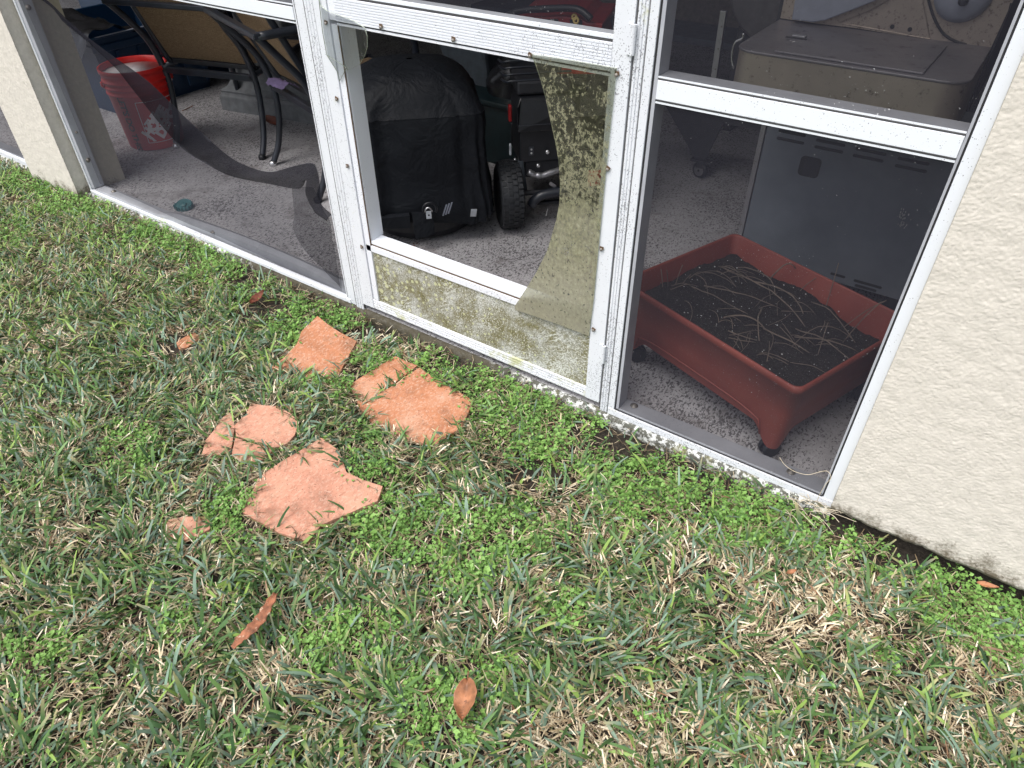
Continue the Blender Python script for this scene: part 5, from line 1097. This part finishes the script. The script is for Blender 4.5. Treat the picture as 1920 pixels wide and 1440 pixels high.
# weeds with small lobed round leaflets
N=21000; x=rng.uniform(-5.2,1.1,N); y=rng.uniform(-1.9,-.02,N); px,py,zz=proj(np.stack([x,y,np.full(N,-.04)],-1)); inv=(px>-150)&(px<2070)&(py>-80)&(py<1600)&(zz>.1)
we=field(x,y,WE); n1=vnoise(x,y,16,5); edge=np.clip(1-np.abs(y+.10)/.09,0,1)
n4=vnoise(x,y,38,8); dens_=np.where(inv,np.clip((we*1.25-.18)*(.15+1.25*n1)*(.25+1.4*n4)*2.2,0,1)*(1-.85*field(x,y,SO))+.035*(n1>.62),.10*(n1>.6)+.3*edge*(n1>.5)); ok=(rng.random(N)<dens_)&~masks(x,y)&~((x>-.02)&(y>-.03))
extra=[]
x,y,we=x[ok],y[ok],we[ok]; Bp=len(x)
nl=rng.integers(6,12,Bp); pid=np.repeat(np.arange(Bp),nl); Q=len(pid); sx,sy=x[pid],y[pid]
a=rng.uniform(0,6.283,Q); SL=rng.uniform(.014,.044,Q)*(.75+.65*we[pid]); el=rng.uniform(.40,1.35,Q); z0=gz(sx,sy)+.006
tipv=np.stack([np.cos(a)*np.cos(el),np.sin(a)*np.cos(el),np.sin(el)*.75],-1)
pcol=rng.random(Bp)
lv=[];lc=[];ls=[];ld=[];sv=[]
for k in range(5):   # leaflets: terminal + two pairs
    f_=(1.0,.72,.72,.45,.45)[k]; sgn=(0,1,-1,1,-1)[k]; use=rng.random(Q)<(1.0,.9,.9,.7,.7)[k]
    lat=np.stack([-np.sin(a),np.cos(a),np.zeros(Q)],-1)*(sgn*.0042)
    c=np.stack([sx,sy,z0],-1)+tipv*(SL*f_)[:,None]+lat*rng.uniform(.8,1.3,Q)[:,None]+rng.normal(0,.0008,(Q,3)); lv.append(c[use]); ls.append((rng.uniform(.0020,.0046,Q)*(.8+.5*pcol[pid])*(1.25 if k==0 else .85))[use]); ld.append((a+sgn*1.1+rng.normal(0,.3,Q))[use]); lc.append(pcol[pid][use])
c=np.concatenate(lv); r=np.concatenate(ls); dd=np.concatenate(ld); pc=np.concatenate(lc); Q2=len(c)
nrm_=np.stack([rng.normal(0,.38,Q2),rng.normal(0,.38,Q2)-.12,np.ones(Q2)],-1); nrm_/=np.linalg.norm(nrm_,axis=1)[:,None]
e1=np.stack([np.cos(dd),np.sin(dd),np.zeros(Q2)],-1); e1-=nrm_*(e1*nrm_).sum(1)[:,None]; e1/=np.linalg.norm(e1,axis=1)[:,None]; e2=np.cross(nrm_,e1)
angs=np.array([0,.75,1.35,2.3,3.1416,3.98,4.93,5.53]); rad=np.array([1.20,.72,1.15,.62,.55,.62,1.15,.72])
V=np.zeros((Q2,9,3)); V[:,0]=c-nrm_*(r*.18)[:,None]
for k in range(8): V[:,k+1]=c+(e1*math.cos(angs[k])+e2*math.sin(angs[k]))*(r*rad[k])[:,None]+nrm_*(r*.08*(1 if k%2 else -.5))[:,None]
V[:,:,1]=np.minimum(V[:,:,1],-.006)
tri=np.array([[0,k,k%8+1] for k in range(1,9)]); F=(np.arange(Q2)[:,None,None]*9+tri[None]).reshape(-1,3)
wA=np.array([.080,.20,.035]); wB=np.array([.29,.49,.13]); t=(pc*.6+rng.random(Q2)*.4)[:,None]; col=wA*(1-t)+wB*t; col=np.repeat(col[:,None,:],9,1); col[:,0]*=.85
tag(np_mesh('weeds',V.reshape(-1,3),F,'weed',col.reshape(-1,3)),'patches of low weeds with small round lobed leaves',None,None,'stuff')
# weed stalks
sd=np.stack([-np.sin(a),np.cos(a),np.zeros(Q)],-1)*.0006; b0=np.stack([sx,sy,z0-.004],-1); b1=b0+tipv*(SL*.98)[:,None]; b1[:,1]=np.minimum(b1[:,1],-.007)
V=np.stack([b0-sd,b0+sd,b1+sd*.7,b1-sd*.7],1); F=np.arange(Q*4).reshape(-1,4); col=np.repeat(np.repeat(np.array([[.12,.20,.05]]),Q,0)[:,None,:],4,1)
tag(np_mesh('weed_stalks',V.reshape(-1,3),F,'weed',col.reshape(-1,3)),'thin green stalks under the small round leaves',None,None,'stuff')
# broad leaved seedlings by the right sill
def rosette(px_,py_,n,L,lab):
    c=az(px_,py_,-.04); c[2]=gz(c[0],c[1])+.012; r_=thing('broadleaf_seedling',lab,'seedling',c); 
    for k in range(n):
        a=k*2*math.pi/n+random.uniform(-.2,.2); P=[]
        for i in range(8):
            u=i/7; w=.30*L*math.sin(math.pi*min(1,u*.93+.05))**.9; row=[]
            for j in (-1,-.5,0,.5,1): d_=u*L; row.append((c[0]+math.cos(a)*d_-math.sin(a)*w*j,c[1]+math.sin(a)*d_+math.cos(a)*w*j,c[2]+.012*math.sin(u*2.2)+.003*abs(j)+.002))
            P.append(row)
        obj('leaf',MB().grid(P),M['leaf_green'],r_,smooth=True,fix=False)
M['leaf_green']=simple('seedling_leaf_green',(.11,.24,.05),.45,var=.2,scale=60)
rosette(1388,968,4,.026,'four leaved light green seedling in the weeds below the right sill'); rosette(1425,1015,5,.022,'five leaved seedling below the larger four leaved one'); rosette(1550,945,4,.020,'seedling at the corner where sill meets stucco'); rosette(1545,760+520,3,.022,'broad leaved seedling alone in the straw at lower right')

# ================================================================== LIGHT, SKY, CAMERA
EL,AZ=R_(62),R_(195)
w=bpy.data.worlds.new('World'); sc.world=w; w.use_nodes=True; nt=w.node_tree; nt.nodes.clear()
sky=nd(nt,'ShaderNodeTexSky'); sky.sky_type='NISHITA'; sky.sun_disc=False; sky.sun_elevation=EL; sky.sun_rotation=AZ; sky.air_density=1.0; sky.dust_density=4.0; sky.ozone_density=1.0
hs_=nd(nt,'ShaderNodeHueSaturation',{'Saturation':.42,'Value':1.0,'Color':sky.outputs[0]})
bg=nd(nt,'ShaderNodeBackground',{'Color':hs_.outputs[0],'Strength':.14}); o=nd(nt,'ShaderNodeOutputWorld'); nt.links.new(bg.outputs[0],o.inputs[0])
sl=bpy.data.lights.new('sun','SUN'); sl.energy=1.35; sl.angle=R_(38); sl.color=(1,.97,.93); so2=bpy.data.objects.new('sun',sl); C.objects.link(so2)
sdv=Vector((math.sin(AZ)*math.cos(EL),math.cos(AZ)*math.cos(EL),math.sin(EL))); so2.rotation_euler=sdv.to_track_quat('Z','Y').to_euler()
cam=bpy.data.cameras.new('camera'); cam.sensor_width=36; cam.lens=FPX/1920*36; cam.clip_start=.02; cam.clip_end=1000
co_=bpy.data.objects.new('camera',cam); C.objects.link(co_)
mat_=Matrix(((_r2[0],_u2[0],-_f[0],CAM[0]),(_r2[1],_u2[1],-_f[1],CAM[1]),(_r2[2],_u2[2],-_f[2],CAM[2]),(0,0,0,1))); co_.matrix_world=mat_
sc.camera=co_
sc.view_settings.view_transform='Standard'; sc.view_settings.look='None'; sc.view_settings.exposure=.98; sc.view_settings.gamma=1
sc.cycles.transparent_max_bounces=16; sc.cycles.max_bounces=8
